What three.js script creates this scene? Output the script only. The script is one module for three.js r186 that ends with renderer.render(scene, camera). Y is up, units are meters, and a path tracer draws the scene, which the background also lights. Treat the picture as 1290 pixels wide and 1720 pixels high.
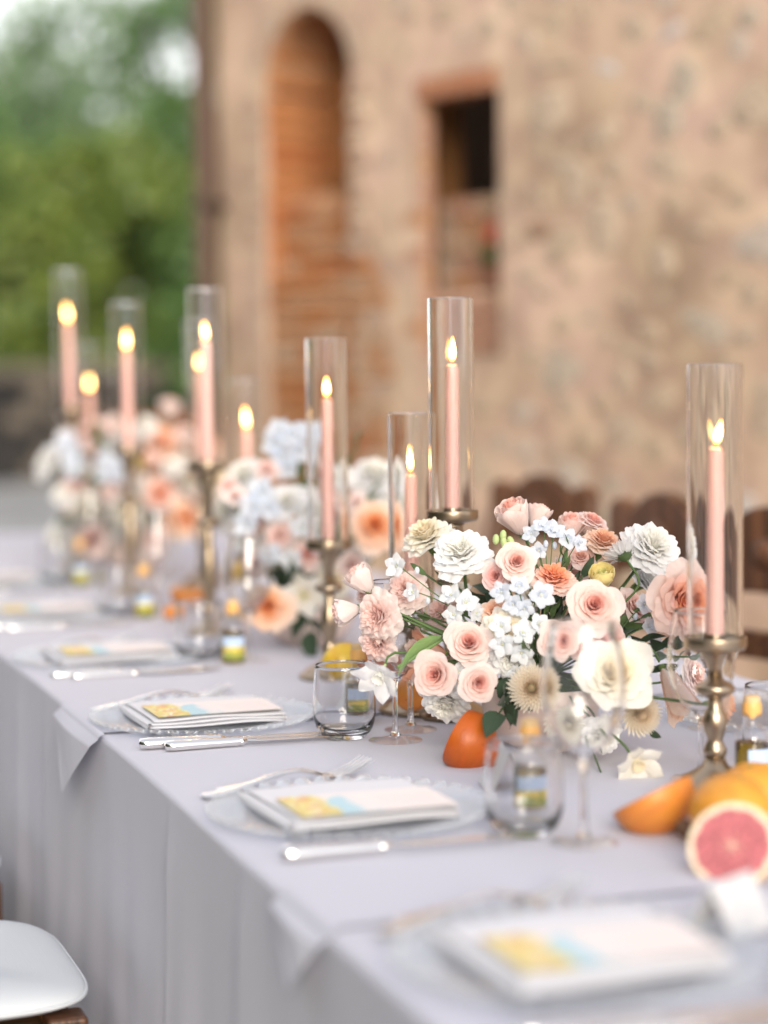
import * as THREE from 'three';
import { mergeGeometries, mergeVertices } from 'three/addons/utils/BufferGeometryUtils.js';
import { RoundedBoxGeometry } from 'three/addons/geometries/RoundedBoxGeometry.js';

// ------------------------------------------------------------------ camera, sky, sun, exposure
const scene = new THREE.Scene();
const camera = new THREE.PerspectiveCamera(26.87, 0.75, 0.05, 300);
camera.rotation.order = 'YXZ';
camera.position.set(0, 1.30, 0);
camera.rotation.set(-Math.atan(260 / 3600), -18.8 * Math.PI / 180, -0.012);
camera.focus = 2.92;
camera.userData.fStop = 1.36;
camera.updateMatrixWorld(true);
scene.add(camera);

const lerp0 = (a, b, t) => a + (b - a) * t;
const SKY = { w: 256, h: 128 };
{
  const d = new Float32Array(SKY.w * SKY.h * 4);
  for (let j = 0; j < SKY.h; j++) for (let i = 0; i < SKY.w; i++) {
    const up = ((j + 0.5) / SKY.h - 0.5) * Math.PI, az = (i + 0.5) / SKY.w * Math.PI * 2;
    const h = Math.max(0, Math.sin(up));
    const cl = 1 + 0.05 * Math.sin(az * 3 + 4 * up) * Math.cos(az * 2 - 5 * up + 1) + 0.03 * Math.sin(az * 7 + up * 9);
    const k = lerp0(1.28, 0.50, h ** 0.8) * cl;
    const o = (j * SKY.w + i) * 4;
    d[o] = k * lerp0(0.985, 0.93, h); d[o + 1] = k * lerp0(0.985, 0.96, h); d[o + 2] = k * lerp0(1.0, 1.10, h); d[o + 3] = 1;
  }
  const t = new THREE.DataTexture(d, SKY.w, SKY.h, THREE.RGBAFormat, THREE.FloatType);
  t.mapping = THREE.EquirectangularReflectionMapping; t.magFilter = THREE.LinearFilter; t.minFilter = THREE.LinearFilter;
  t.colorSpace = THREE.LinearSRGBColorSpace; t.needsUpdate = true;
  scene.background = t; scene.environment = t;
}
// directions in the camera's terms (right, up, towards the camera) turned into the world, for aiming flowers and the sun
const CR = new THREE.Vector3(Math.cos(-18.8 * Math.PI / 180), 0, -Math.sin(-18.8 * Math.PI / 180));
const CT = new THREE.Vector3(Math.sin(-18.8 * Math.PI / 180), 0, Math.cos(-18.8 * Math.PI / 180));
const dirW = (r, u, t) => new THREE.Vector3(0, u, 0).addScaledVector(CR, r).addScaledVector(CT, t).normalize();
const sun = new THREE.DirectionalLight(new THREE.Color(1, 0.91, 0.79), 2.8);
sun.position.copy(dirW(0.12, 0.34, 0.93).multiplyScalar(30)).add(new THREE.Vector3(1, 0, -4));
sun.target.position.set(1, 0.7, -4); scene.add(sun, sun.target);
sun.castShadow = true; sun.shadow.radius = 60; sun.shadow.mapSize.set(2048, 2048);
Object.assign(sun.shadow.camera, { left: -14, right: 14, top: 14, bottom: -14, near: 1, far: 80 });
const EXPOSURE = 1.5;

// ------------------------------------------------------------------ helpers
const rngOf = (a) => () => { a |= 0; a = a + 0x6D2B79F5 | 0; let t = Math.imul(a ^ a >>> 15, 1 | a); t = t + Math.imul(t ^ t >>> 7, 61 | t) ^ t; return ((t ^ t >>> 14) >>> 0) / 4294967296; };
const rnd = rngOf(77), R = (a, b) => a + (b - a) * rnd(), lerp = (a, b, t) => a + (b - a) * t, clamp = (x, a, b) => Math.min(b, Math.max(a, x));
const V = (x, y, z) => new THREE.Vector3(x, y, z), UPV = V(0, 1, 0);
const PX = 3600;
// the point seen at pixel (px, py) of the 1290 x 1720 photograph at a given depth in metres
const at = (px, py, d) => V((px - 645) / PX * d, -(py - 860) / PX * d, -d).applyMatrix4(camera.matrixWorld);
const used = {};
const numbered = (n) => { const k = used[n] = (used[n] ?? -1) + 1; return k ? `${n}_${String(k).padStart(3, '0')}` : n; };
function tag(o, label, category, group, kind) {
  if (label) o.userData.label = label; if (category) o.userData.category = category;
  if (group) o.userData.group = group; if (kind) o.userData.kind = kind; return o;
}
function thing(name, label, category, pos = [0, 0, 0], group) {
  const g = new THREE.Group(); g.name = numbered(name); g.position.set(...pos); scene.add(g);
  return tag(g, label, category, group);
}
function part(name, geo, mat, parent, label) {
  const m = new THREE.Mesh(geo, mat); m.name = name; m.castShadow = m.receiveShadow = true;
  if (label) m.userData.label = label; parent.add(m); return m;
}
const struct = (name, geo, mat) => { const m = part(name, geo, mat, scene); m.userData.kind = 'structure'; return m; };
const M4 = (x, y, z, rx = 0, ry = 0, rz = 0, s = 1) => new THREE.Matrix4().compose(V(x, y, z), new THREE.Quaternion().setFromEuler(new THREE.Euler(rx, ry, rz, 'YXZ')), Array.isArray(s) ? V(...s) : V(s, s, s));
const rbox = (w, h, d, r = 0.004, seg = 2) => new RoundedBoxGeometry(w, h, d, seg, Math.min(r, w / 2.01, h / 2.01, d / 2.01));
const lathe = (pts, seg = 40) => new THREE.LatheGeometry(pts.map(([x, y]) => new THREE.Vector2(x, y)), seg);
const tube = (pts, r, seg = 12, rad = 6) => new THREE.TubeGeometry(new THREE.CatmullRomCurve3(pts), seg, r, rad);
const plain = (g) => { g = g.index ? g.toNonIndexed() : g; for (const k of Object.keys(g.attributes)) if (!['position', 'normal', 'uv'].includes(k)) g.deleteAttribute(k); return g; };
const merge = (gs) => mergeGeometries(gs.map(plain));
// a grid surface from a function (u, v) -> [x, y, z]
function sheet(fn, nu, nv, u1 = 1, v1 = 1) {
  const p = [], uv = [], ix = [];
  for (let i = 0; i <= nu; i++) for (let j = 0; j <= nv; j++) { p.push(...fn(i / nu, j / nv)); uv.push(i / nu * u1, j / nv * v1); }
  for (let i = 0; i < nu; i++) for (let j = 0; j < nv; j++) { const a = i * (nv + 1) + j, b = a + nv + 1; ix.push(a, b, a + 1, b, b + 1, a + 1); }
  const g = new THREE.BufferGeometry();
  g.setAttribute('position', new THREE.Float32BufferAttribute(p, 3)); g.setAttribute('uv', new THREE.Float32BufferAttribute(uv, 2));
  g.setIndex(ix); g.computeVertexNormals(); return g;
}
// smooth value noise in two directions, tiling with period n
function noiseTile(seed, n) {
  const r = rngOf(seed), a = Float32Array.from({ length: n * n }, () => r());
  return (x, y) => {
    const X = Math.floor(x), Y = Math.floor(y), fx = x - X, fy = y - Y, s = fx * fx * (3 - 2 * fx), t = fy * fy * (3 - 2 * fy);
    const g = (i, j) => a[((j % n + n) % n) * n + (i % n + n) % n];
    return lerp(lerp(g(X, Y), g(X + 1, Y), s), lerp(g(X, Y + 1), g(X + 1, Y + 1), s), t);
  };
}
function tex(n, fn, srgb = false, rep = 1) {
  const d = new Uint8Array(n * n * 4);
  for (let j = 0; j < n; j++) for (let i = 0; i < n; i++) {
    const c = fn(i / n, j / n), o = (j * n + i) * 4;
    for (let k = 0; k < 3; k++) d[o + k] = clamp(Math.round(255 * (Array.isArray(c) ? c[k] : c)), 0, 255);
    d[o + 3] = 255;
  }
  const t = new THREE.DataTexture(d, n, n); t.wrapS = t.wrapT = THREE.RepeatWrapping; t.magFilter = THREE.LinearFilter; t.minFilter = THREE.LinearMipmapLinearFilter;
  if (srgb) t.colorSpace = THREE.SRGBColorSpace; t.repeat.set(rep, rep); t.needsUpdate = true; return t;
}
const fbm = (n, seed, oct = 4) => { const l = Array.from({ length: oct }, (_, k) => noiseTile(seed + k, n * 2 ** k)); return (u, v) => { let s = 0, w = 0; for (let k = 0; k < oct; k++) { s += l[k](u * n * 2 ** k, v * n * 2 ** k) / 2 ** k; w += 1 / 2 ** k; } return s / w; }; };
const rgb = (r, g, b) => new THREE.Color().setRGB(r, g, b);
const std = (c, rough = 0.8, o = {}) => new THREE.MeshStandardMaterial({ color: rgb(...c), roughness: rough, side: THREE.DoubleSide, ...o });
const phys = (c, rough, o = {}) => new THREE.MeshPhysicalMaterial({ color: rgb(...c), roughness: rough, side: THREE.DoubleSide, ...o });

// ------------------------------------------------------------------ materials
const n8 = fbm(8, 11, 4), n4 = fbm(4, 31, 5), n16 = fbm(16, 51, 3);
const T = {};
T.weave = tex(512, (u, v) => 0.5 + 0.55 * (n4(u, v) - 0.5) + 0.05 * Math.sin(u * Math.PI * 2 * 170) * Math.sin(v * Math.PI * 2 * 170) + 0.10 * (noiseB(u * 512, v * 28) - 0.5) + 0.08 * (noiseB2(u * 24, v * 512) - 0.5));
function noiseB(x, y) { return (noiseB.f ??= noiseTile(5, 512))(x, y); }
function noiseB2(x, y) { return (noiseB2.f ??= noiseTile(6, 512))(x, y); }
T.mortar = tex(512, (u, v) => { const a = n4(u, v), b = n16(u, v), k = 0.80 + 0.34 * (a - 0.5) + 0.22 * (b - 0.5); return [k, k * (0.985 + 0.06 * (b - 0.5)), k * (0.97 + 0.10 * (a - 0.5))]; }, true);
T.mortarB = tex(512, (u, v) => 0.5 * n8(u, v) + 0.5 * n16(u, v));
T.stone = tex(256, (u, v) => { const k = 0.82 + 0.34 * (n8(u, v) - 0.5) + 0.2 * (n16(u, v) - 0.5); return [k, k, k]; }, true);
T.gravel = tex(512, (u, v) => { const k = 0.78 + 0.5 * (n16(u, v) - 0.5) + 0.3 * (n4(u, v) - 0.5); return [k, k * 0.995, k * 0.985]; }, true);
T.wood = tex(256, (u, v) => { const g = noiseB(u * 40, v * 3 + 2 * n4(u, v)), k = 0.7 + 0.45 * (g - 0.5) + 0.2 * (n8(u, v) - 0.5); return [k, k * 0.96, k * 0.92]; }, true);
T.petal = tex(128, (u, v) => 0.5 + 0.25 * (noiseB(u * 5, v * 44) - 0.5) + 0.18 * (n8(u, v) - 0.5));
T.leaf = tex(128, (u, v) => { const m = Math.abs(v - 0.5); return clamp(0.5 + 0.35 * Math.exp(-m * 40) + 0.12 * Math.sin((u * 9 - m * 7) * Math.PI * 2), 0, 1); });
T.peel = tex(256, (u, v) => 0.35 + 0.65 * n16(u * 3 % 1, v * 3 % 1));
T.peelC = tex(256, (u, v) => { const a = n4(u, v), k = 0.90 + 0.16 * (a - 0.5) + 0.06 * (n16(u, v) - 0.5), d = Math.min(Math.hypot((u - 0.31) * 3, v - 0.34), Math.hypot((u - 0.66) * 3, v - 0.47), Math.hypot((u - 0.9) * 3, v - 0.4)) < 0.014 ? 0.45 : 1; return [k * d, k * (0.97 + 0.12 * (n8(u, v) - 0.5)) * d, k * d]; }, true);
T.pulp = tex(256, (u, v) => { const k = 0.8 + 0.5 * (noiseB(u * 14, v * 60) - 0.5); return [k, k * 0.95, k * 0.95]; }, true);

const M = {
  cloth: phys([0.575, 0.575, 0.645], 0.88, { bumpMap: T.weave, bumpScale: 0.0011, sheen: 0.25, sheenRoughness: 0.6, sheenColor: rgb(0.9, 0.9, 1) }),
  napkin: std([0.74, 0.74, 0.77], 0.9, { bumpMap: T.weave, bumpScale: 0.0009 }),
  glass: phys([1, 1, 1], 0.0, { transmission: 1, thickness: 0.01, ior: 1.5 }),
  pane: phys([1, 1, 1], 0.0, { transmission: 1, thickness: 0, ior: 1.5 }),
  charger: phys([0.95, 0.97, 0.98], 0.06, { transmission: 0.88, thickness: 0, ior: 1.8 }),
  silver: std([0.86, 0.84, 0.81], 0.17, { metalness: 1 }),
  brass: std([0.42, 0.33, 0.235], 0.33, { metalness: 1, bumpMap: T.mortarB, bumpScale: 0.0004 }),
  wax: phys([0.90, 0.53, 0.46], 0.4, { transmission: 0 }),
  wick: std([0.03, 0.02, 0.02], 0.9),
  cork: std([0.72, 0.50, 0.26], 0.85, { bumpMap: T.peel, bumpScale: 0.0006 }),
  sealwax: phys([0.78, 0.43, 0.13], 0.4),
  oil: phys([0.85, 0.72, 0.2], 0.0, { transmission: 1, thickness: 0.02, ior: 1.47, attenuationColor: rgb(0.42, 0.30, 0.02), attenuationDistance: 0.05 }),
  wood: std([0.20, 0.09, 0.042], 0.42, { map: T.wood, bumpMap: T.wood, bumpScale: 0.0006 }),
  darkwood: std([0.05, 0.028, 0.018], 0.4, { map: T.wood }),
  rush: std([0.34, 0.17, 0.06], 0.7, { map: T.wood }),
  cushion: std([0.62, 0.65, 0.68], 0.92, { bumpMap: T.weave, bumpScale: 0.0012 }),
  bowl: phys([0.72, 0.58, 0.52], 0.35, { clearcoat: 0.3 }),
  peelO: phys([0.62, 0.135, 0.008], 0.42, { map: T.peelC, bumpMap: T.peel, bumpScale: 0.0006 }),
  peelM: phys([0.84, 0.32, 0.05], 0.42, { map: T.peelC, bumpMap: T.peel, bumpScale: 0.0006 }),
  peelY: phys([0.84, 0.40, 0.045], 0.4, { map: T.peelC, bumpMap: T.peel, bumpScale: 0.0006 }),
  peelL: phys([0.86, 0.60, 0.05], 0.4, { map: T.peelC, bumpMap: T.peel, bumpScale: 0.0006 }),
  pith: std([0.88, 0.72, 0.52], 0.8), pulpP: phys([0.78, 0.23, 0.25], 0.55, { map: T.pulp, bumpMap: T.pulp, bumpScale: 0.001 }), pulpO: phys([0.86, 0.36, 0.06], 0.3, { map: T.pulp, bumpMap: T.pulp, bumpScale: 0.001 }),
  nut: std([0.12, 0.06, 0.03], 0.6), card: std([0.70, 0.69, 0.68], 0.8),
  wall: std([0.79, 0.575, 0.42], 0.95, { map: T.mortar, bumpMap: T.mortarB, bumpScale: 0.006 }),
  ground: std([0.54, 0.53, 0.51], 0.95, { map: T.gravel, bumpMap: T.mortarB, bumpScale: 0.01 }),
  soil: std([0.10, 0.08, 0.05], 0.95), terracotta: std([0.46, 0.17, 0.08], 0.85, { map: T.stone }),
  bark: std([0.10, 0.075, 0.05], 0.95, { map: T.wood, bumpMap: T.wood, bumpScale: 0.01 }), pipe: std([0.10, 0.055, 0.035], 0.6),
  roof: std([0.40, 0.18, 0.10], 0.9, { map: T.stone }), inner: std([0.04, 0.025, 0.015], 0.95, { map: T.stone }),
};
const stoneMat = [[0.74, 0.57, 0.41], [0.70, 0.53, 0.37], [0.68, 0.56, 0.43], [0.76, 0.63, 0.51], [0.72, 0.535, 0.37], [0.69, 0.535, 0.39], [0.86, 0.76, 0.68], [0.72, 0.45, 0.29]].map((c) => std(c, 0.95, { map: T.stone, bumpMap: T.mortarB, bumpScale: 0.006 }));
const brickMat = [[0.62, 0.25, 0.09], [0.66, 0.34, 0.17], [0.56, 0.19, 0.06], [0.70, 0.46, 0.29], [0.64, 0.34, 0.22], [0.74, 0.555, 0.40], [0.72, 0.50, 0.36]].map((c) => std(c, 0.92, { map: T.stone, bumpMap: T.mortarB, bumpScale: 0.005 }));
const greyStone = [[0.05, 0.045, 0.04], [0.075, 0.065, 0.055], [0.035, 0.032, 0.03], [0.26, 0.21, 0.155]].map((c) => std(c, 0.95, { map: T.stone }));
const leafy = (c, tr = 0.35, o = {}) => phys(c, 0.75, { transmission: tr, thickness: 0, bumpMap: T.leaf, bumpScale: 0.0006, ...o });
const petalM = (c) => phys(c.map((x) => Math.min(0.95, x ** 0.72 * 1.02)), 0.75, { transmission: 0.42, thickness: 0, ior: 1.3, bumpMap: T.petal, bumpScale: 0.0012 });
const PAL = {   // petal colours from the outermost ring to the heart
  blush: [[0.88, 0.70, 0.64], [0.88, 0.62, 0.55], [0.87, 0.52, 0.44], [0.85, 0.37, 0.29]],
  pale: [[0.88, 0.75, 0.70], [0.88, 0.70, 0.65], [0.88, 0.64, 0.58], [0.86, 0.56, 0.49]],
  pink: [[0.88, 0.66, 0.62], [0.87, 0.56, 0.52], [0.86, 0.45, 0.41], [0.84, 0.36, 0.30]],
  peach: [[0.89, 0.70, 0.57], [0.89, 0.64, 0.49], [0.89, 0.55, 0.38], [0.88, 0.44, 0.26]],
  apricot: [[0.91, 0.66, 0.50], [0.90, 0.55, 0.35], [0.88, 0.40, 0.18], [0.86, 0.24, 0.06]],
  coral: [[0.91, 0.67, 0.58], [0.90, 0.56, 0.45], [0.88, 0.38, 0.23], [0.86, 0.27, 0.11]],
  white: [[0.88, 0.88, 0.88], [0.88, 0.88, 0.87], [0.88, 0.87, 0.84], [0.88, 0.86, 0.78]],
  cream: [[0.88, 0.85, 0.76], [0.88, 0.83, 0.70], [0.88, 0.80, 0.62], [0.87, 0.74, 0.50]],
  yellow: [[0.88, 0.74, 0.26], [0.88, 0.76, 0.30], [0.88, 0.78, 0.34], [0.74, 0.72, 0.26]],
  blue: [[0.72, 0.78, 0.87], [0.66, 0.74, 0.86], [0.60, 0.68, 0.84], [0.80, 0.82, 0.70]],
  whiteblue: [[0.84, 0.87, 0.90], [0.80, 0.85, 0.90], [0.76, 0.81, 0.89], [0.70, 0.72, 0.45]],
  buff: [[0.92, 0.80, 0.64], [0.92, 0.77, 0.58], [0.92, 0.72, 0.50], [0.74, 0.62, 0.2]],
  dusty: [[0.84, 0.62, 0.56], [0.84, 0.56, 0.50], [0.83, 0.50, 0.42], [0.80, 0.42, 0.32]],
};
const palM = Object.fromEntries(Object.entries(PAL).map(([k, a]) => [k, a.map(petalM)]));
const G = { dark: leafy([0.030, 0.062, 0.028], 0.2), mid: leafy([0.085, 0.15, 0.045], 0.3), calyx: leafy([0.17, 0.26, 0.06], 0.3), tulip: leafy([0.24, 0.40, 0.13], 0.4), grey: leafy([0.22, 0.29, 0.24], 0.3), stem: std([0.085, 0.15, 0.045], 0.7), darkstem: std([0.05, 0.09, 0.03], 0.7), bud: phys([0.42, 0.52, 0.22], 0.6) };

// ------------------------------------------------------------------ large structure: ground, building, trees
{
  const g = new THREE.PlaneGeometry(240, 240, 1, 1); g.rotateX(-Math.PI / 2);
  for (let i = 0; i < g.attributes.uv.count; i++) g.attributes.uv.setXY(i, g.attributes.uv.getX(i) * 60, g.attributes.uv.getY(i) * 60);
  struct('ground', g, M.ground);
}
// the house: local x runs along its wall from the far corner towards the near end, local z is its outward normal
const houseTurn = -70.8 * Math.PI / 180;
const house = thing('stone_house', 'old tan stone house wall with a bricked arch and a small window', 'house', [3.093, 0, -5.584]);
house.rotation.y = houseTurn;
{
  const X0 = -2.86, X1 = 5.0, HT = 4.4, TH = 0.06;
  const arch = { x0: -2.55, x1: -2.00, y0: 1.92, top: 2.60 }, win = { x0: -1.61, x1: -1.185, y0: 1.52, y1: 2.19 };
  const s = new THREE.Shape(); s.moveTo(X0, 0); s.lineTo(X1, 0); s.lineTo(X1, HT); s.lineTo(X0, HT); s.closePath();
  const ar = (arch.x1 - arch.x0) / 2, acx = (arch.x0 + arch.x1) / 2;
  const ah = new THREE.Path(); ah.moveTo(arch.x0, 0.75); ah.lineTo(arch.x1, 0.75); ah.lineTo(arch.x1, arch.top - ar); ah.absarc(acx, arch.top - ar, ar, 0, Math.PI, false); ah.lineTo(arch.x0, 0.75);
  const wh = new THREE.Path(); wh.moveTo(win.x0, 1.30); wh.lineTo(win.x1, 1.30); wh.lineTo(win.x1, win.y1); wh.lineTo(win.x0, win.y1); wh.closePath();
  s.holes.push(ah, wh);
  const wg = new THREE.ExtrudeGeometry(s, { depth: TH, bevelEnabled: false, curveSegments: 20 }); wg.translate(0, 0, -TH);
  for (let i = 0; i < wg.attributes.uv.count; i++) wg.attributes.uv.setXY(i, wg.attributes.uv.getX(i) / 1.6, wg.attributes.uv.getY(i) / 1.6);
  const wall = part('wall', wg, M.wall, house);
  // field stones bedded in the mortar, each a low uneven lump
  const stoneShapes = Array.from({ length: 8 }, (_, k) => {
    const r = rngOf(400 + k), g = new THREE.IcosahedronGeometry(1, 2), p = g.attributes.position, ph = [r() * 6, r() * 6, r() * 6];
    for (let i = 0; i < p.count; i++) { const x = p.getX(i), y = p.getY(i), z = p.getZ(i), w = 1 + 0.16 * Math.sin(3 * x + ph[0]) + 0.14 * Math.sin(4 * y + ph[1]) + 0.1 * Math.sin(5 * z + 3 * x + ph[2]); const q = (t) => Math.sign(t) * Math.abs(t) ** 0.8; p.setXYZ(i, q(x) * w, q(y) * w, z * w); }
    const m = mergeVertices(g.deleteAttribute('uv').deleteAttribute('normal')); m.computeVertexNormals();
    m.setAttribute('uv', new THREE.Float32BufferAttribute(Array.from({ length: m.attributes.position.count }, (_, i) => [m.attributes.position.getX(i) * 0.5, m.attributes.position.getY(i) * 0.5]).flat(), 2)); return m;
  });
  const r = rngOf(9), placed = [];
  const blocked = (x, y, a) => (x > arch.x0 - 0.16 - a && x < arch.x1 + 0.16 + a && y < arch.top + 0.14 + a) || (x > win.x0 - 0.12 - a && x < win.x1 + 0.10 + a && y > 1.2 - a && y < win.y1 + 0.12 + a);
  for (let t = 0; t < 9000 && placed.length < 285; t++) {
    const x = lerp(X0 + 0.1, 0.9, r()), y = lerp(0.55, 2.95, r()), a = lerp(0.035, 0.12, r() ** 1.6), b = a * lerp(0.45, 0.85, r());
    if (blocked(x, y, a * 0.8) || placed.some(([px, py, pa]) => Math.hypot(px - x, (py - y) * 1.25) < (pa + a) * 0.94)) continue;
    placed.push([x, y, a]);
    const st = part('stone', stoneShapes[Math.floor(r() * 8)], stoneMat[Math.floor(r() * r() * 8)], wall);
    st.position.set(x, y, -0.004); st.rotation.z = lerp(-0.4, 0.4, r()); st.scale.set(a, b, lerp(0.007, 0.014, r()));
  }
  const hole = part('stone', stoneShapes[2], std([0.26, 0.16, 0.10], 0.95), wall); hole.position.set(-0.985, 1.705, 0); hole.scale.set(0.075, 0.022, 0.008);
  // brick work
  const bg = Array.from({ length: 3 }, (_, k) => rbox(1, 1, 1, 0.06 + 0.02 * k, 1)), rb = rngOf(21);
  const brick = (x, y, z, w, h, d, rz, parent, m) => { const b = part('brick', bg[Math.floor(rb() * 3)], brickMat[m ?? [0, 1, 3, 1, 0, 3, 6, 2][Math.floor(rb() * 8)]], parent); b.position.set(x, y, z + lerp(-0.004, 0.004, rb())); b.rotation.z = rz; b.scale.set(w, h, d); return b; };
  const surround = part('arch_surround', rbox(0.53, 0.02, 0.3, 0.005), M.wall, house); surround.position.set(acx, 0.745, -0.16);
  for (let k = 0; k < 15; k++) { const t = (k + 0.5) / 15 * Math.PI; brick(acx + Math.cos(t) * (ar + 0.055), arch.top - ar + Math.sin(t) * (ar + 0.055), -0.047, 0.105, 0.052, 0.1, t, house.children[1], k % 3 ? 5 : 6), brick(acx + Math.cos(t) * (ar + 0.035), arch.top - ar + Math.sin(t) * (ar + 0.035), -0.165, 0.105, 0.062, 0.30, t, house.children[1], k % 2); }
  surround.position.set(0, 0, 0); surround.geometry = surround.geometry.clone().translate(acx, 0.745, -0.16);
  for (let y = 0.80, k = 0; y < arch.top - ar; y += 0.064, k++) {
    const w = k % 2 ? 0.13 : 0.075;
    brick(arch.x0 - w / 2 + 0.012, y, -0.165, w, 0.062, 0.30, 0, surround, k % 4 ? 0 : 2); brick(arch.x0 - w / 2 - 0.016, y, -0.0465, w, 0.055, 0.105, 0, surround, 5 + k % 2); brick(arch.x1 + w / 2 - 0.005, y, -0.09, w, 0.055, 0.21, 0, surround, y < 1.7 ? undefined : 5 + k % 2);
  }
  // bricks that close the lower part of the arch, set back from the wall's face
  const infill = part('brick_infill', new THREE.BoxGeometry(arch.x1 - arch.x0 - 0.004, arch.y0 - 0.75, 0.12).translate(acx, (arch.y0 + 0.75) / 2, -0.15), std([0.62, 0.33, 0.17], 0.95, { map: T.mortar }), house);
  for (let y = 0.79, k = 0; y < arch.y0 - 0.02; y += 0.066, k++) for (let c = -1; c < 3; c++) {
    const x0 = Math.max(arch.x0 + 0.006, arch.x0 + c * 0.19 + (k % 2) * 0.095), x1 = Math.min(arch.x1 - 0.006, arch.x0 + (c + 1) * 0.19 + (k % 2) * 0.095 - 0.01);
    if (x1 - x0 > 0.03) brick((x0 + x1) / 2, y, -0.10 + 0.06 * (y < 1.6), x1 - x0, 0.058, 0.06, 0, infill, [0, 1, 2, 1, 0, 3][Math.floor(rb() * 6)]);
  }
  const nicheMat = std([0.44, 0.19, 0.06], 0.95, { map: T.stone, bumpMap: T.mortarB, bumpScale: 0.008 });
  for (let y = 0.80, k = 0; y < 1.62; y += 0.064, k++) brick(arch.x1 + 0.12 + (k % 2) * 0.03, y, -0.005, 0.13 + 0.06 * rb(), 0.055, 0.03, 0, surround, [1, 3, 6, 1][k % 4]);
  part('niche_back', new THREE.BoxGeometry(arch.x1 - arch.x0 + 0.3, 1.0, 0.08).translate(acx, 2.2, -0.36), nicheMat, house);
  // window: brick jambs and lintel, low brick parapet, dark room behind
  const wf = part('window_surround', rbox(win.x1 - win.x0, 0.03, 0.3, 0.005).translate((win.x0 + win.x1) / 2, 1.285, -0.16), M.wall, house);
  for (let y = 1.335, k = 0; y < win.y1 - 0.01; y += 0.064, k++) { const w = k % 2 ? 0.10 : 0.06; brick(win.x0 - w / 2 + 0.006, y, -0.034, w, 0.056, 0.064, 0, wf, [4, 1, 4][k % 3]); brick(win.x1 + w / 2 - 0.006, y, -0.034, w, 0.056, 0.064, 0, wf, 5 + k % 2); }
  for (let k = 0; k < 8; k++) brick(win.x0 - 0.02 + (k + 0.5) * 0.054, win.y1 + 0.036, -0.05, 0.047, 0.075, 0.12, 0, wf, k % 2 ? 2 : 4);
  const par = part('window_parapet', new THREE.BoxGeometry(win.x1 - win.x0 - 0.004, win.y0 - 1.30, 0.14).translate((win.x0 + win.x1) / 2, (1.30 + win.y0) / 2, -0.14), M.wall, house);
  for (let y = 1.34, k = 0; y < win.y0 - 0.02; y += 0.066, k++) for (let c = -1; c < 3; c++) {
    const x0 = Math.max(win.x0 + 0.006, win.x0 + c * 0.18 + (k % 2) * 0.09), x1 = Math.min(win.x1 - 0.006, win.x0 + (c + 1) * 0.18 + (k % 2) * 0.09 - 0.01);
    if (x1 - x0 > 0.03) brick((x0 + x1) / 2, y, -0.075, x1 - x0, 0.056, 0.06, 0, par, 4);
  }
  const wb = part('blocked_back', new THREE.BoxGeometry(win.x1 - win.x0 + 0.2, 0.58, 0.1).translate((win.x0 + win.x1) / 2, 1.56, -0.22), M.wall, house);
  for (let y = 1.56, k = 0; y < 1.86; y += 0.066, k++) for (let c = 0; c < 3; c++) brick(win.x0 + 0.05 + c * 0.15 + (k % 2) * 0.06, y, -0.165, 0.135, 0.056, 0.05, 0, wb, [1, 4, 3][(k + c) % 3]);
  part('side_wall', new THREE.BoxGeometry(0.28, HT, 5).translate(X0 + 0.14, HT / 2, -TH - 2.5), M.wall, house);
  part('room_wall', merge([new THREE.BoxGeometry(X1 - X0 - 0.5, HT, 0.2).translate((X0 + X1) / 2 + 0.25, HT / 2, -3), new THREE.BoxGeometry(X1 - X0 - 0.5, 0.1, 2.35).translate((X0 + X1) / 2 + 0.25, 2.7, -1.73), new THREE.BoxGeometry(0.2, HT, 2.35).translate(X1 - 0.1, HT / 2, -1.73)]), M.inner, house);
  const roof = new THREE.BoxGeometry(X1 - X0 + 0.5, 0.12, 3.4); roof.rotateX(0.3); roof.translate((X0 + X1) / 2, HT + 0.42, -1.35); part('roof', roof, M.roof, house);
  const dp = thing('drainpipe', 'dark brown vertical pipe at the far corner of the stone house', 'drainpipe');
  dp.rotation.y = houseTurn; dp.position.copy(house.localToWorld(V(X0 + 0.01, 0, 0.075)));
  part('pipe', new THREE.CylinderGeometry(0.042, 0.046, HT, 14).translate(0, HT / 2, 0), M.pipe, dp);
  for (const y of [0.6, 1.9, 3.2]) part('bracket', rbox(0.11, 0.03, 0.10, 0.006).translate(0, y, -0.01), M.darkwood, dp);
}
house.updateMatrixWorld(true);
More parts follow.
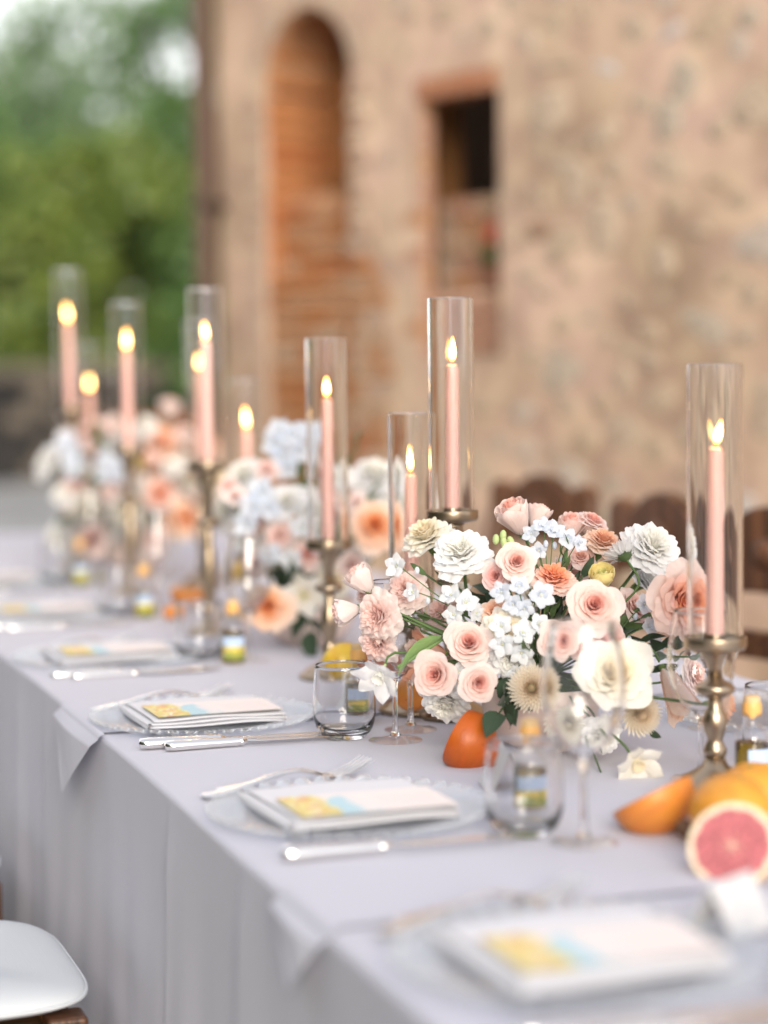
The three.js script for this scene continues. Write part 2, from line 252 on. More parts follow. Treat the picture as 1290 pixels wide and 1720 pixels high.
// geranium in the window
const leafShape = (len, wid, { bend = 0.25, fold = 0.25, tip = 1, wave = 0, nu = 8, nv = 4 } = {}) => sheet((u, v) => {
  const s = v * 2 - 1, w = wid * Math.sin(Math.PI * Math.min(1, 0.06 + 0.94 * u ** (0.8 * tip))) ** 0.85 * (1 - 0.05 * u);
  const a = bend * u * 1.6;
  return [s * w, len * Math.sin(a + 1e-4) / (a + 1e-4) * u * Math.cos(a * 0.3), -len * u * a * 0.5 + fold * w * s * s + wave * wid * Math.sin(u * 9 + s * 2) * Math.abs(s)];
}, nu, nv);
{
  const p = house.localToWorld(V(-1.33, 1.52, -0.15)), pot = thing('potted_geranium', 'red geranium with green leaves in the small window of the house', 'potted plant', p.toArray());
  part('pot', lathe([[0.001, 0], [0.045, 0], [0.06, 0.085], [0.066, 0.085], [0.066, 0.1], [0.056, 0.1], [0.05, 0.08], [0.001, 0.08]], 24), M.terracotta, pot);
  const lf = leafShape(0.06, 0.03, { bend: 0.5, nu: 4, nv: 2 }), r = rngOf(3), gl = leafy([0.06, 0.13, 0.03], 0.3), red = petalM([0.72, 0.06, 0.03]);
  for (let k = 0; k < 34; k++) { const m = part('leaf', lf, gl, pot); m.position.set(lerp(-0.06, 0.12, r()), lerp(0.08, 0.16, r()), lerp(-0.05, 0.07, r())); m.rotation.set(lerp(0.2, 1.4, r()), r() * 6.28, 0, 'YXZ'); }
  const pg = new THREE.SphereGeometry(1, 8, 6);
  for (const [x, y, z] of [[-0.05, 0.19, 0.05], [0.0, 0.17, 0.07]]) { part('stem', tube([V(0, 0.08, 0), V(x * 0.5, 0.14, z * 0.4), V(x, y, z)], 0.003), G.stem, pot); const h = part('flower_head', new THREE.SphereGeometry(0.012, 8, 6).translate(x, y, z), G.mid, pot); for (let k = 0; k < 26; k++) { const q = part('petal', pg, red, h), d = V(r() - 0.5, r() - 0.5, r() - 0.5).normalize(); q.position.set(x, y, z).addScaledVector(d, 0.032); q.scale.set(0.013, 0.011, 0.013); } }
}
// trees and shrubs beyond the ground
const leafGeo = sheet((u, v) => { const s = v * 2 - 1; return [s * 0.5 * Math.sin(Math.PI * (0.05 + 0.95 * u)) , u, 0.12 * s * s - 0.2 * u * u]; }, 3, 2);
function tree(name, label, x, z, h, rad, base, n, cols, seed, cat = 'tree', leafSize = 0.15, trunkR = 0.09) {
  const t = thing(name, label, cat, [x, 0, z]), r = rngOf(seed), limbs = [], tips = [];
  const trunk = [V(0, 0, 0), V(R(-0.06, 0.06), h * 0.3, R(-0.06, 0.06)), V(R(-0.12, 0.12), h * 0.65, R(-0.1, 0.1))];
  limbs.push(tube(trunk, trunkR, 8, 8));
  for (let k = 0; k < 9; k++) { const a = r() * 6.28, y0 = lerp(base * 0.6, h * 0.6, r()), e = V(Math.cos(a) * rad * lerp(0.4, 0.85, r()), lerp(Math.max(base, y0), h * 0.92, r()), Math.sin(a) * rad * lerp(0.4, 0.85, r())); limbs.push(tube([V(0, y0, 0), V(e.x * 0.4, lerp(y0, e.y, 0.55), e.z * 0.4), e], trunkR * 0.28, 6, 5)); tips.push(e); }
  for (let k = 0; k < 26; k++) { const a = r() * 6.28, q = Math.sqrt(r()), y = lerp(base, h, r()), w = rad * Math.sin(Math.PI * clamp(0.14 + 0.78 * (y - base) / (h - base), 0, 1)) ** 0.6; tips.push(V(Math.cos(a) * w * q, y, Math.sin(a) * w * q)); }
  part('trunk', merge(limbs), M.bark, t);
  const im = new THREE.InstancedMesh(leafGeo, leafy([1, 1, 1], 0.4, { bumpMap: null, roughness: 0.38 }), n), o = new THREE.Object3D(), c = new THREE.Color();
  for (let i = 0; i < n; i++) {
    const e = tips[Math.floor(r() * tips.length)], s = rad * 0.34 * r() ** 0.6, d = V(r() - 0.5, r() - 0.5, r() - 0.5).normalize();
    o.position.copy(e).addScaledVector(d, s); o.position.y = Math.max(0.03, o.position.y); o.rotation.set(r() * 6.28, r() * 6.28, r() * 6.28); o.scale.setScalar(leafSize * lerp(0.6, 1.3, r())); o.updateMatrix(); im.setMatrixAt(i, o.matrix);
    const k = cols[Math.floor(r() * cols.length)], b = lerp(0.75, 1.25, r()); im.setColorAt(i, c.setRGB(k[0] * b, k[1] * b, k[2] * b));
  }
  im.name = 'crown'; im.userData.kind = 'stuff'; im.castShadow = im.receiveShadow = true; t.add(im); return t;
}
{
  const g1 = [[0.16, 0.28, 0.08], [0.12, 0.23, 0.07], [0.20, 0.33, 0.10]], g2 = [[0.20, 0.28, 0.055], [0.18, 0.27, 0.05], [0.32, 0.38, 0.07]], g3 = [[0.16, 0.26, 0.11], [0.21, 0.32, 0.15], [0.28, 0.38, 0.21]];
  tree('broadleaf_tree', 'green broadleaf tree left of the house, nearest to its corner', 6.65, -25.6, 6.7, 1.5, 1.2, 4600, g1, 101);
  tree('broadleaf_tree', 'loose green tree in the middle of the gap left of the house', 5.2, -26.9, 5.9, 1.5, 1.4, 2600, g3, 102);
  tree('broadleaf_tree', 'pale green tree at the left edge of the picture', 3.7, -25.8, 4.3, 1.4, 1.5, 2600, g1, 103);
  tree('broadleaf_tree', 'tall dark tree far behind the other trees at left', 5.6, -33, 5.6, 3.4, 1.0, 4200, g3, 104, 'tree', 0.2);
  tree('shrub', 'yellow green shrub under the trees', 5.1, -24.6, 3.7, 1.15, 0.7, 4200, g2, 105, 'shrub', 0.14, 0.04);
  tree('shrub', 'dark green shrub beside the corner of the house', 6.3, -24.2, 3.1, 1.05, 0.4, 4200, g1, 106, 'shrub', 0.14, 0.04);
  tree('shrub', 'bushy shrub with bright leaves at far left', 4.0, -24.4, 3.4, 1.0, 1.2, 3200, g2, 107, 'shrub', 0.14, 0.04);
  {
    const h = thing('hedge', 'tall clipped hedge along the open side of the terrace', 'hedge', [-2.6, 0, -4.2]), r = rngOf(55), n = 26000;
    const st = []; for (let z = -7; z <= 7; z += 1) st.push(tube([V(0, 0, z), V(R(-0.1, 0.1), 1.2, z + 0.1), V(R(-0.1, 0.1), 2.9, z)], 0.04, 6, 6)); part('trunk', merge(st), M.bark, h);
    const im = new THREE.InstancedMesh(leafGeo, leafy([1, 1, 1], 0.25, { bumpMap: null }), n), o = new THREE.Object3D(), c = new THREE.Color();
    for (let i = 0; i < n; i++) { o.position.set((r() - 0.5) * 1.1, 0.05 + 3.2 * r(), (r() - 0.5) * 15); o.rotation.set(r() * 6.28, r() * 6.28, r() * 6.28); o.scale.setScalar(lerp(0.10, 0.2, r())); o.updateMatrix(); im.setMatrixAt(i, o.matrix); const k = g1[i % 3]; im.setColorAt(i, c.setRGB(k[0] * 0.6, k[1] * 0.6, k[2] * 0.6)); }
    im.name = 'crown'; im.userData.kind = 'stuff'; im.castShadow = im.receiveShadow = true; h.add(im);
  }
  // low dark dry-stone wall
  const w = thing('garden_wall', 'low dark stone garden wall below the trees at left', 'wall', [4.0, 0, -23.4]); w.rotation.y = 0.3;
  const core = part('wall', new THREE.BoxGeometry(5, 1.12, 0.4).translate(0, 0.56, 0), greyStone[2], w), r = rngOf(8), bgs = rbox(1, 1, 1, 0.14, 2);
  for (let row = 0; row < 6; row++) for (let x = -2.45; x < 2.4;) { const l = lerp(0.2, 0.42, r()), st = part('stone', bgs, greyStone[Math.floor(r() * 4)], core); st.position.set(x + l / 2, 0.1 + row * 0.19, 0.16); st.scale.set(l - 0.02, 0.175, lerp(0.13, 0.2, r())); x += l; }
  const cop = greyStone[3]; for (let x = -2.45; x < 2.4; x += 0.5) { const st = part('coping_stone', bgs, cop, w); st.position.set(x + 0.25, 1.19, 0.02); st.scale.set(0.48, 0.13, 0.56); }
  const pp = at(283, 700, 9.6), pot = thing('terracotta_planter', 'rust coloured terracotta planter seen between the candles near the house corner', 'planter', [pp.x, 0, pp.z]);
  part('pot', lathe([[0.001, 0], [0.17, 0], [0.25, 0.95], [0.28, 0.95], [0.28, 1.06], [0.24, 1.06], [0.22, 0.98], [0.001, 0.98]], 32), M.terracotta, pot);
  part('soil', new THREE.CylinderGeometry(0.22, 0.22, 0.02, 24).translate(0, 0.995, 0), M.soil, pot);
  const lf = leafShape(0.16, 0.04, { bend: 0.5, nu: 4, nv: 2 }); for (let k = 0; k < 40; k++) { const m = part('leaf', lf, G.dark, pot); m.position.set(lerp(-0.12, 0.12, r()), 1.0, lerp(-0.12, 0.12, r())); m.rotation.set(lerp(0.1, 1.0, r()), r() * 6.28, 0, 'YXZ'); }
}

// ------------------------------------------------------------------ the long table: three cloths end to end
const TY = 0.76, XL = 0.585, XR = 1.69;
const fold = (z, ph) => 0.7 * Math.sin(z * 8 + 1.6 * Math.sin(z * 2.3 + ph) + ph) + 0.25 * Math.sin(z * 19 + 2 * Math.sin(z * 5) + ph * 2) + 0.25 * Math.sin(z * 41 + ph);
const pleats = [-2.565, -2.20, -3.45, -3.72, -1.5, -4.2];
function cloth(label, z0, z1, dy, ph, corner) {
  const t = thing('tablecloth', label, 'tablecloth', [0, 0, 0]);
  const prof = [];   // [side, x or drop, y]: walks from the left hem over the top to the right hem
  const rr = 0.007;
  for (let i = 0; i <= 34; i++) prof.push([-1, (1 - i / 34)]);
  for (let i = 1; i < 7; i++) prof.push([-2, i / 7]);
  for (let i = 0; i <= 40; i++) prof.push([0, i / 40]);
  for (let i = 1; i < 5; i++) prof.push([2, i / 5]);
  for (let i = 0; i <= 14; i++) prof.push([1, i / 14]);
  const nz = Math.ceil((z0 - z1) / 0.005), np = prof.length - 1;
  const g = sheet((a, b) => {
    const z = lerp(z0, z1, a), [k, q] = prof[Math.round(b * np)], jog = 0.006 * Math.sin(z * 2.1 + ph);
    const top = TY + dy + 0.0008 * Math.sin(z * 7 + ph);
    if (k === 0) { const x = lerp(XL + rr, XR - rr, q) + (q === 0 ? jog : 0); return [x, top + 0.0006 * Math.sin(x * 9 + z * 13), z]; }
    if (k === -2) { const w = (1 - q) * Math.PI / 2; return [XL + jog + rr - rr * Math.sin(w), top - rr + rr * Math.cos(w), z]; }
    if (k === 2) { const w = q * Math.PI / 2; return [XR - rr + rr * Math.sin(w), top - rr + rr * Math.cos(w), z]; }
    const drop = q * (TY - 0.025), e = Math.min(1, q * 1.5) ** 0.85, zz = z + 0.03 * q * Math.sin(z * 6 + ph);
    let out = (0.004 + 0.020 * e * q) * fold(zz, ph) * e + 0.022 * e * q;
    if (k === -1) for (const p of pleats) if (zz > p) out += 0.007 * Math.min(1, q * 9) * Math.exp(-(zz - p) / 0.10) * clamp((zz - p) / 0.004, 0, 1);
    return k === -1 ? [XL + jog - out, top - rr - drop, z] : [XR + out, top - rr - drop, z];
  }, nz, np, (z0 - z1) / 0.4, 6);
  part('cloth', g, M.cloth, t);
  if (corner) {
    const [za, zb, zt, hang] = corner;
    const fg = sheet((a, b) => {   // the loose corner of the cloth: lies on the edge and hangs as a point
      const bb = b * 1.25 - 0.25, z = bb < 0 ? lerp(za, zb, a) : lerp(lerp(za, zb, a), zt, bb), w = Math.sin(Math.PI * a);
      if (bb < 0) { const w2 = Math.min(1, (bb + 0.25) / 0.25) * Math.PI / 2, r2 = rr + 0.004; return [XL + rr - r2 * Math.sin(w2) - 0.012 * (w2 > 1.5 ? 1 : 0), TY + dy + 0.0045 - r2 + r2 * Math.cos(w2) + 0.003, z]; }
      return [XL - 0.014 - 0.005 * w * (1 - bb) - 0.016 * bb - 0.008 * Math.sin(a * 5 + bb * 2) * (1 - bb) * bb, TY + dy - rr - hang * bb, z];
    }, 24, 24, 0.6, 0.4);
    part('cloth_corner', fg, M.cloth, t);
  }
  return t;
}
cloth('pale lilac white tablecloth over the near end of the long table', -0.75, -1.96, 0, 1.9, [-1.88, -2.05, -1.925, 0.052]);
cloth('white tablecloth under the two sharpest place settings, middle of the long table', -1.90, -3.10, 0.0035, 1.9, [-2.98, -3.28, -3.125, 0.095]);
cloth('blurred white tablecloth over the far end of the long table', -3.02, -6.7, 0.007, 1.9);

// ------------------------------------------------------------------ chairs
function chair(label, x, z, turn, group) {
  const t = thing('chair', label, 'chair', [x, 0, z], group); t.rotation.y = turn;    // faces local +z
  for (const s of [-1, 1]) {
    const l = new THREE.CylinderGeometry(0.021, 0.014, 0.45, 12); part('leg', merge([l.translate(s * 0.19, 0.225, 0.18), rbox(0.052, 0.075, 0.052, 0.006).translate(s * 0.19, 0.427, 0.18)]), M.wood, t);
    part('leg', merge([tube([V(s * 0.18, 0, -0.21), V(s * 0.18, 0.45, -0.18), V(s * 0.185, 0.75, -0.20), V(s * 0.19, 0.95, -0.25)], 0.02, 16, 8)]), M.wood, t);
    for (const y of [0.16, 0.30]) part('stretcher', new THREE.CylinderGeometry(0.011, 0.011, 0.36, 8).rotateX(Math.PI / 2).translate(s * 0.186, y, -0.01), M.wood, t);
  }
  part('stretcher', new THREE.CylinderGeometry(0.012, 0.012, 0.37, 8).rotateZ(Math.PI / 2).translate(0, 0.24, 0.18), M.wood, t);
  // woven rush seat: cords wrapped round its rails
  const cords = []; for (let k = 0; k < 30; k++) { const a = -0.155 + k * 0.0107; for (const s of [-1, 1]) { cords.push(new THREE.TorusGeometry(0.021, 0.0058, 5, 10).rotateY(0).translate(s * 0.19, 0.425, a)); } cords.push(new THREE.TorusGeometry(0.021, 0.0058, 5, 10).rotateY(Math.PI / 2).translate(a, 0.425, 0.18)); cords.push(new THREE.TorusGeometry(0.021, 0.0058, 5, 10).rotateY(Math.PI / 2).translate(a, 0.425, -0.17)); }
  const sp = rbox(0.37, 0.03, 0.34, 0.01).translate(0, 0.425, 0.005); const seat = part('rush_seat', sp, M.rush, t);
  tag(part('rush_cord', merge(cords.map((g) => g)), M.rush, seat), null, null, null, 'stuff');
  // carved crest with a scalloped top and a round boss, and two slats
  const sh = new THREE.Shape(); sh.moveTo(-0.2, 0.82); sh.lineTo(-0.2, 0.955); sh.bezierCurveTo(-0.19, 0.985, -0.15, 0.985, -0.13, 0.96); sh.bezierCurveTo(-0.09, 0.945, -0.08, 1.0, 0, 1.0); sh.bezierCurveTo(0.08, 1.0, 0.09, 0.945, 0.13, 0.96); sh.bezierCurveTo(0.15, 0.985, 0.19, 0.985, 0.2, 0.955); sh.lineTo(0.2, 0.82); sh.bezierCurveTo(0.1, 0.85, -0.1, 0.85, -0.2, 0.82);
  const crest = part('crest_rail', new THREE.ExtrudeGeometry(sh, { depth: 0.026, bevelEnabled: true, bevelSize: 0.005, bevelThickness: 0.005, bevelSegments: 2 }).translate(0, 0, -0.255), M.wood, t);
  part('boss', new THREE.SphereGeometry(0.03, 14, 10).scale(1, 1, 0.5).translate(0, 0.915, -0.222), M.wood, crest); part('boss', new THREE.SphereGeometry(0.03, 14, 10).scale(1, 1, 0.5).translate(0, 0.915, -0.258), M.wood, crest);
  for (const y of [0.62, 0.74]) part('slat', rbox(0.36, 0.055, 0.014, 0.005).translate(0, y, -0.205), M.wood, t);
  return t;
}
function cushion(label, x, z, turn, group) {
  const t = thing('seat_cushion', label, 'cushion', [x, 0.459, z], group); t.rotation.y = turn;
  const g = sheet((u, v) => {
    const a = u * Math.PI * 2, p = v * Math.PI - Math.PI / 2, sq = (c, e) => Math.sign(c) * Math.abs(c) ** e, cy = Math.max(0, Math.cos(p)) ** 0.35;
    const wz = 0.228, wx = 0.222, scallop = 1;
    const y = 0.017 * Math.sin(p) ** (1) ;
    return [sq(Math.cos(a), 0.42) * wx * cy * scallop, 0.02 + y + 0.010 * Math.max(0, Math.sin(p)) * (0.6 + 0.4 * Math.cos(a * 2)), sq(Math.sin(a), 0.42) * wz * cy * scallop];
  }, 64, 20, 3, 1);
  part('pad', g, M.cushion, t);
  const pip = Array.from({ length: 65 }, (_, i) => { const a = i / 64 * Math.PI * 2, sq = (c, e) => Math.sign(c) * Math.abs(c) ** e, k = 1; return V(sq(Math.cos(a), 0.42) * 0.222 * k, 0.02, sq(Math.sin(a), 0.42) * 0.228 * k); });
  part('piping', tube(pip, 0.003, 128, 6), M.cushion, t);
}
chair('wooden rush seated chair at the lower left, nearest to the viewer', 0.295, -2.88, Math.PI / 2, 'chairs along the near side of the table');
cushion('white seat cushion on the chair at lower left', 0.290, -2.88, Math.PI / 2);
chair('wooden chair at the left edge, behind the one at lower left', 0.30, -3.63, Math.PI / 2, 'chairs along the near side of the table');
cushion('white seat cushion just showing at the left edge behind the first chair', 0.29, -3.63, Math.PI / 2);
chair('carved dark wooden chair on the far side, farthest left above the flowers', 1.86, -4.86, -Math.PI / 2 + 0.25, 'carved chairs on the far side');
chair('carved dark wooden chair on the far side, behind the white carnation', 1.80, -4.10, -Math.PI / 2 + 0.12, 'carved chairs on the far side');
chair('dark wooden chair cut by the right edge of the picture', 1.80, -3.58, -Math.PI / 2 + 0.3, 'carved chairs on the far side');

// ------------------------------------------------------------------ table ware
const Y = TY + 0.0055;   // on the cloth
function strip(st, ring = 10) {   // a bar swept through stations [x, y, z, half width, half thickness]
  return sheet((a, b) => { const i = Math.round(a * (st.length - 1)), [x, y, z, w, h] = st[i], t = b * Math.PI * 2, q = (c, e) => Math.sign(c) * Math.abs(c) ** e; return [x, y + h * q(Math.sin(t), 0.8), z + w * q(Math.cos(t), 0.8)]; }, st.length - 1, ring);
}
const forkGeo = {
  handle: strip([[0, 0.004, 0, 0.001, 0.0008], [0.002, 0.004, 0, 0.0075, 0.0022], [0.012, 0.0045, 0, 0.0105, 0.0025], [0.03, 0.006, 0, 0.0085, 0.0022], [0.06, 0.010, 0, 0.0055, 0.002], [0.095, 0.0155, 0, 0.0036, 0.0022], [0.115, 0.016, 0, 0.0034, 0.0022], [0.13, 0.0125, 0, 0.006, 0.0016], [0.142, 0.008, 0, 0.0115, 0.0012], [0.155, 0.0055, 0, 0.0128, 0.0011], [0.158, 0.0054, 0, 0.0128, 0.0011]]),
  tine: strip([[0.157, 0.0054, 0, 0.0022, 0.0011], [0.175, 0.0072, 0, 0.0020, 0.0011], [0.192, 0.0125, 0, 0.0018, 0.001], [0.206, 0.019, 0, 0.0010, 0.0006], [0.2065, 0.0193, 0, 0.0003, 0.0003]], 8),
};
const knifeGeo = {
  handle: strip([[0, 0.0085, 0, 0.001, 0.001], [0.0015, 0.0085, 0, 0.0088, 0.0062], [0.012, 0.0085, 0, 0.0105, 0.0072], [0.04, 0.0085, 0, 0.0095, 0.0066], [0.085, 0.0085, 0, 0.0080, 0.0058], [0.095, 0.0085, 0, 0.0088, 0.0064], [0.0985, 0.0085, 0, 0.0062, 0.005], [0.102, 0.0085, 0, 0.0090, 0.0066], [0.106, 0.0085, 0, 0.0060, 0.0048], [0.110, 0.0085, 0, 0.004, 0.0036]], 14),
  blade: strip([[0.109, 0.0085, 0, 0.0040, 0.0022], [0.125, 0.0085, 0.001, 0.0085, 0.0012], [0.18, 0.0082, 0.001, 0.0092, 0.001], [0.225, 0.0078, 0.0005, 0.0088, 0.0009], [0.243, 0.0076, -0.002, 0.0055, 0.0008], [0.25, 0.0075, -0.004, 0.0005, 0.0004]], 8),
};
function fork(label, x, z, turn, s = 1) { const t = thing('fork', label, 'fork', [x, Y - 0.002, z]); t.rotation.y = turn; t.scale.setScalar(s); part('handle', forkGeo.handle, M.silver, t); for (const k of [-1.5, -0.5, 0.5, 1.5]) part('tine', forkGeo.tine, M.silver, t).position.z = k * 0.0066; }
function knife(label, x, z, turn, s = 1) { const t = thing('knife', label, 'knife', [x, Y - 0.0015, z]); t.rotation.y = turn; t.scale.setScalar(s); part('handle', knifeGeo.handle, M.silver, t); part('blade', knifeGeo.blade, M.silver, t); }

const chargerGeo = (() => {   // flat well, fluted flank, scalloped rim; solid glass
  const top = [[0, 0.0055], [0.05, 0.0055], [0.105, 0.0058], [0.116, 0.0068], [0.13, 0.0088], [0.145, 0.0108], [0.158, 0.0122], [0.166, 0.0126]], bot = [[0.1675, 0.0108], [0.158, 0.0088], [0.145, 0.0068], [0.13, 0.0046], [0.116, 0.0022], [0.105, 0.0008], [0.05, 0.0006], [0, 0.0006]];
  const pts = [...top, ...bot], N = 240;
  return sheet((a, b) => { const i = Math.round(b * (pts.length - 1)), [r, y] = pts[i], t = a * Math.PI * 2, k = clamp((r - 0.112) / 0.03, 0, 1); const rr = r * (1 + 0.013 * k * Math.cos(40 * t)); return [rr * Math.cos(t), y + 0.0028 * k * Math.cos(40 * t) + 0.0010 * k * Math.sin(r * 420) + 0.0005 * Math.sin(r * 900), rr * Math.sin(t)]; }, N, pts.length - 1);
})();
const beadGeo = (() => { const b = new THREE.SphereGeometry(0.0027, 8, 6), a = []; for (let k = 0; k < 80; k++) { const t = (k + 0.5) / 80 * Math.PI * 2; a.push(b.clone().translate(0.1665 * Math.cos(t), 0.0122, 0.1665 * Math.sin(t))); } return merge(a); })();
function charger(label, x, z) { const t = thing('charger_plate', label, 'plate', [x, Y, z]); t.rotation.y = R(0, 0.1); part('plate', chargerGeo, M.charger, t); tag(part('bead_rim', beadGeo, M.charger, t), null, null, null, 'stuff'); }

const canvasTex = (w, h, draw) => { const c = document.createElement('canvas'); c.width = w; c.height = h; draw(c.getContext('2d'), w, h); const t = new THREE.CanvasTexture(c); t.colorSpace = THREE.SRGBColorSpace; return t; };
const landscape = (x, w, h, seed, sky = '#a9d3e2') => { const r = rngOf(seed); x.fillStyle = sky; x.fillRect(0, 0, w, h); for (let k = 0; k < 90; k++) { const px = r() * w, py = h * (0.45 + 0.55 * r()); x.fillStyle = ['#d9b93a', '#c9a52e', '#b9a93f', '#e0c95a', '#a89a3a', '#d59a3c', '#8f9a44'][Math.floor(r() * 7)]; x.beginPath(); x.ellipse(px, py, w * (0.05 + 0.1 * r()), h * (0.03 + 0.07 * r()), r() - 0.5, 0, 7); x.fill(); } };
const menuTex = canvasTex(768, 448, (x, w, h) => {   // painted yellow hills and a pale blue wash at the left end, lines of small print on blush paper
  x.fillStyle = '#efe2df'; x.fillRect(0, 0, w, h); const r = rngOf(5);
  x.fillStyle = '#8ec9dd'; x.beginPath(); x.moveTo(150, h); x.bezierCurveTo(190, 120, 230, 70, 300, 60); x.bezierCurveTo(360, 180, 420, 300, 400, h); x.fill();
  for (let k = 0; k < 60; k++) { x.fillStyle = `rgba(239,226,223,${0.15 + 0.4 * r()})`; x.beginPath(); x.ellipse(330 + 90 * r(), h * r(), 30 + 30 * r(), 20 + 20 * r(), r(), 0, 7); x.fill(); }
  for (let k = 0; k < 260; k++) { const px = 200 * r() ** 1.1, py = h * r(); x.fillStyle = ['#e2c42a', '#d8ab24', '#e6d24a', '#cdb52c', '#e09a3c', '#c9c04a', '#d67c3a', '#ece08a'][Math.floor(r() * 8)]; x.beginPath(); x.ellipse(px, py, 10 + 26 * r(), 7 + 14 * r(), 2 * r(), 0, 7); x.fill(); }
  x.fillStyle = 'rgba(246,239,234,0.45)'; x.fillRect(0, 0, w, h); x.strokeStyle = '#c9a7a2'; x.lineWidth = 2; for (let k = 0; k < 11; k++) { const px = 450 + k * 26; for (let y = 90 + 30 * r(); y < 350 - 30 * r();) { const l = 10 + 26 * r(); x.beginPath(); x.moveTo(px, y); x.lineTo(px, y + l); x.stroke(); y += l + 8; } }
});
menuTex.anisotropy = 4;
const menuMat = std([1, 1, 1], 0.75, { map: menuTex });
const labelTex = canvasTex(256, 320, (x, w, h) => { landscape(x, w, h, 17, '#b7cbe6'); x.fillStyle = '#b7cbe6'; x.fillRect(0, 0, w, h * 0.42); x.fillStyle = '#7f8a3a'; x.fillRect(0, h * 0.82, w, h * 0.18); for (let k = 0; k < 40; k++) { x.fillStyle = k % 2 ? '#93a04a' : '#6b7a34'; x.beginPath(); x.ellipse(w * ((k * 0.37) % 1), h * (0.8 + 0.2 * ((k * 0.61) % 1)), 16, 8, 0, 0, 7); x.fill(); } });
const labelMat = std([1, 1, 1], 0.7, { map: labelTex });
// a folded square napkin: four layers with rounded folds along the left side
function napkin(label, x, z, turn) {
  const t = thing('napkin', label, 'napkin', [x, Y + 0.0075, z]); t.rotation.y = turn;
  const layer = (k, w, d) => sheet((u, v) => {   // a soft slab, closed round its cross-section, sagging a little at its free ends
    const a = v * Math.PI * 2, q = (c, e) => Math.sign(c) * Math.abs(c) ** e, s = u * 2 - 1, e = Math.abs(s) > 0.985 ? 0.5 : 1;
    return [s * w / 2 + 0.001 * Math.sin(k * 3 + v * 9), 0.0023 * e * q(Math.sin(a), 0.5) + 0.0010 * Math.sin(s * 4 + k) - 0.0015 * (s > 0 ? s ** 4 : 0), d / 2 * q(Math.cos(a), 0.5) + 0.0012 * Math.sin(s * 5 + k * 2)];
  }, 24, 24, 0.5, 0.5);
  for (let k = 0; k < 3; k++) part('fold', layer(k, 0.207 - 0.005 * k, 0.198 - 0.006 * k), M.napkin, t).position.set(0.001 * k, 0.0028 + k * 0.0048, 0.001 * k);
  const f = []; for (const s of [-0.5, 0.5]) f.push(tube([V(-0.103, 0.0052 + s * 0.004, -0.098), V(-0.1045, 0.0054 + s * 0.004, 0), V(-0.103, 0.0052 + s * 0.004, 0.098)], 0.0032, 10, 8)); part('folded_edge', merge(f), M.napkin, t);
}
function menu(label, x, z, turn) {
  const t = thing('menu_card', label, 'menu card', [x, Y + 0.0243, z]); t.rotation.y = turn;
  const g = sheet((u, v) => [lerp(-0.093, 0.093, u), 0.0012 * Math.sin(u * 3) + 0.004 * (u - 0.5) ** 2, lerp(0.056, -0.056, v)], 16, 6);
  const back = g.clone(); back.translate(0, -0.0008, 0); part('card', g, menuMat, t); part('card_back', back, M.card, t);
}
function placeCard(label, x, z, turn) {
  const t = thing('place_card', label, 'place card', [x, Y - 0.001, z]); t.rotation.y = turn;
  for (const s of [-1, 1]) { const m = part('panel', rbox(0.075, 0.055, 0.0007, 0.0003, 1), M.card, t); m.position.set(0, 0.0262, s * 0.0135); m.rotation.x = -s * 0.5; }
}
// glasses
const stemProf = (h) => [[0.0001, 0.0012], [0.02, 0.001], [0.036, 0.0006], [0.0385, 0.0012], [0.0375, 0.0022], [0.02, 0.0042], [0.008, 0.008], [0.0045, 0.016], [0.0036, 0.035], [0.0036, h - 0.02], [0.005, h - 0.008], [0.009, h]];
function wineGlass(label, x, z, h = 0.235, s = 1) {
  const t = thing('wine_glass', label, 'wine glass', [x, Y - 0.001, z]), hs = h * 0.40, k = s;
  const sp = stemProf(hs); part('foot', lathe(sp.slice(0, 7), 48), M.pane, t);
  part('stem', lathe([[0.0001, 0.0079], ...sp.slice(6), [0.0001, hs + 0.001]], 32), M.glass, t);
  const out = [[0.009, 0], [0.024, 0.012], [0.0375, 0.036], [0.0425, 0.062], [0.0415, 0.09], [0.0375, 0.118], [0.0335, 0.141]].map(([r, y]) => [r * k, hs + y * (h - hs) / 0.141]);
  const cv = new THREE.SplineCurve(out.map(([a, b]) => new THREE.Vector2(a, b))).getPoints(26), inn = cv.slice().reverse().map((p, i) => [Math.max(0.0001, p.x - (i > 24 ? 0.006 : 0.0013)), p.y + (i > 24 ? 0.002 : 0)]);
  part('bowl', lathe([...cv.map((p) => [p.x, p.y]), ...inn, [0.0001, hs + 0.0035]], 64), M.glass, t);
}
function tumbler(label, x, z, s = 1) {
  const t = thing('tumbler', label, 'tumbler', [x, Y - 0.001, z]); t.scale.setScalar(s);
  const out = [[0.0001, 0.0008], [0.024, 0.0008], [0.030, 0.003], [0.038, 0.012], [0.0435, 0.028], [0.0445, 0.05], [0.043, 0.08], [0.0408, 0.105]], inn = [[0.0396, 0.105], [0.0416, 0.08], [0.043, 0.05], [0.0415, 0.03], [0.034, 0.017], [0.022, 0.0125], [0.0001, 0.0115]];
  const sp = (a, n) => new THREE.SplineCurve(a.map(([p, q]) => new THREE.Vector2(p, q))).getPoints(n).map((p) => [Math.max(0.0001, p.x), p.y]);
  part('glass_body', lathe([...sp(out, 28), ...sp(inn, 24)], 64), M.glass, t);
}
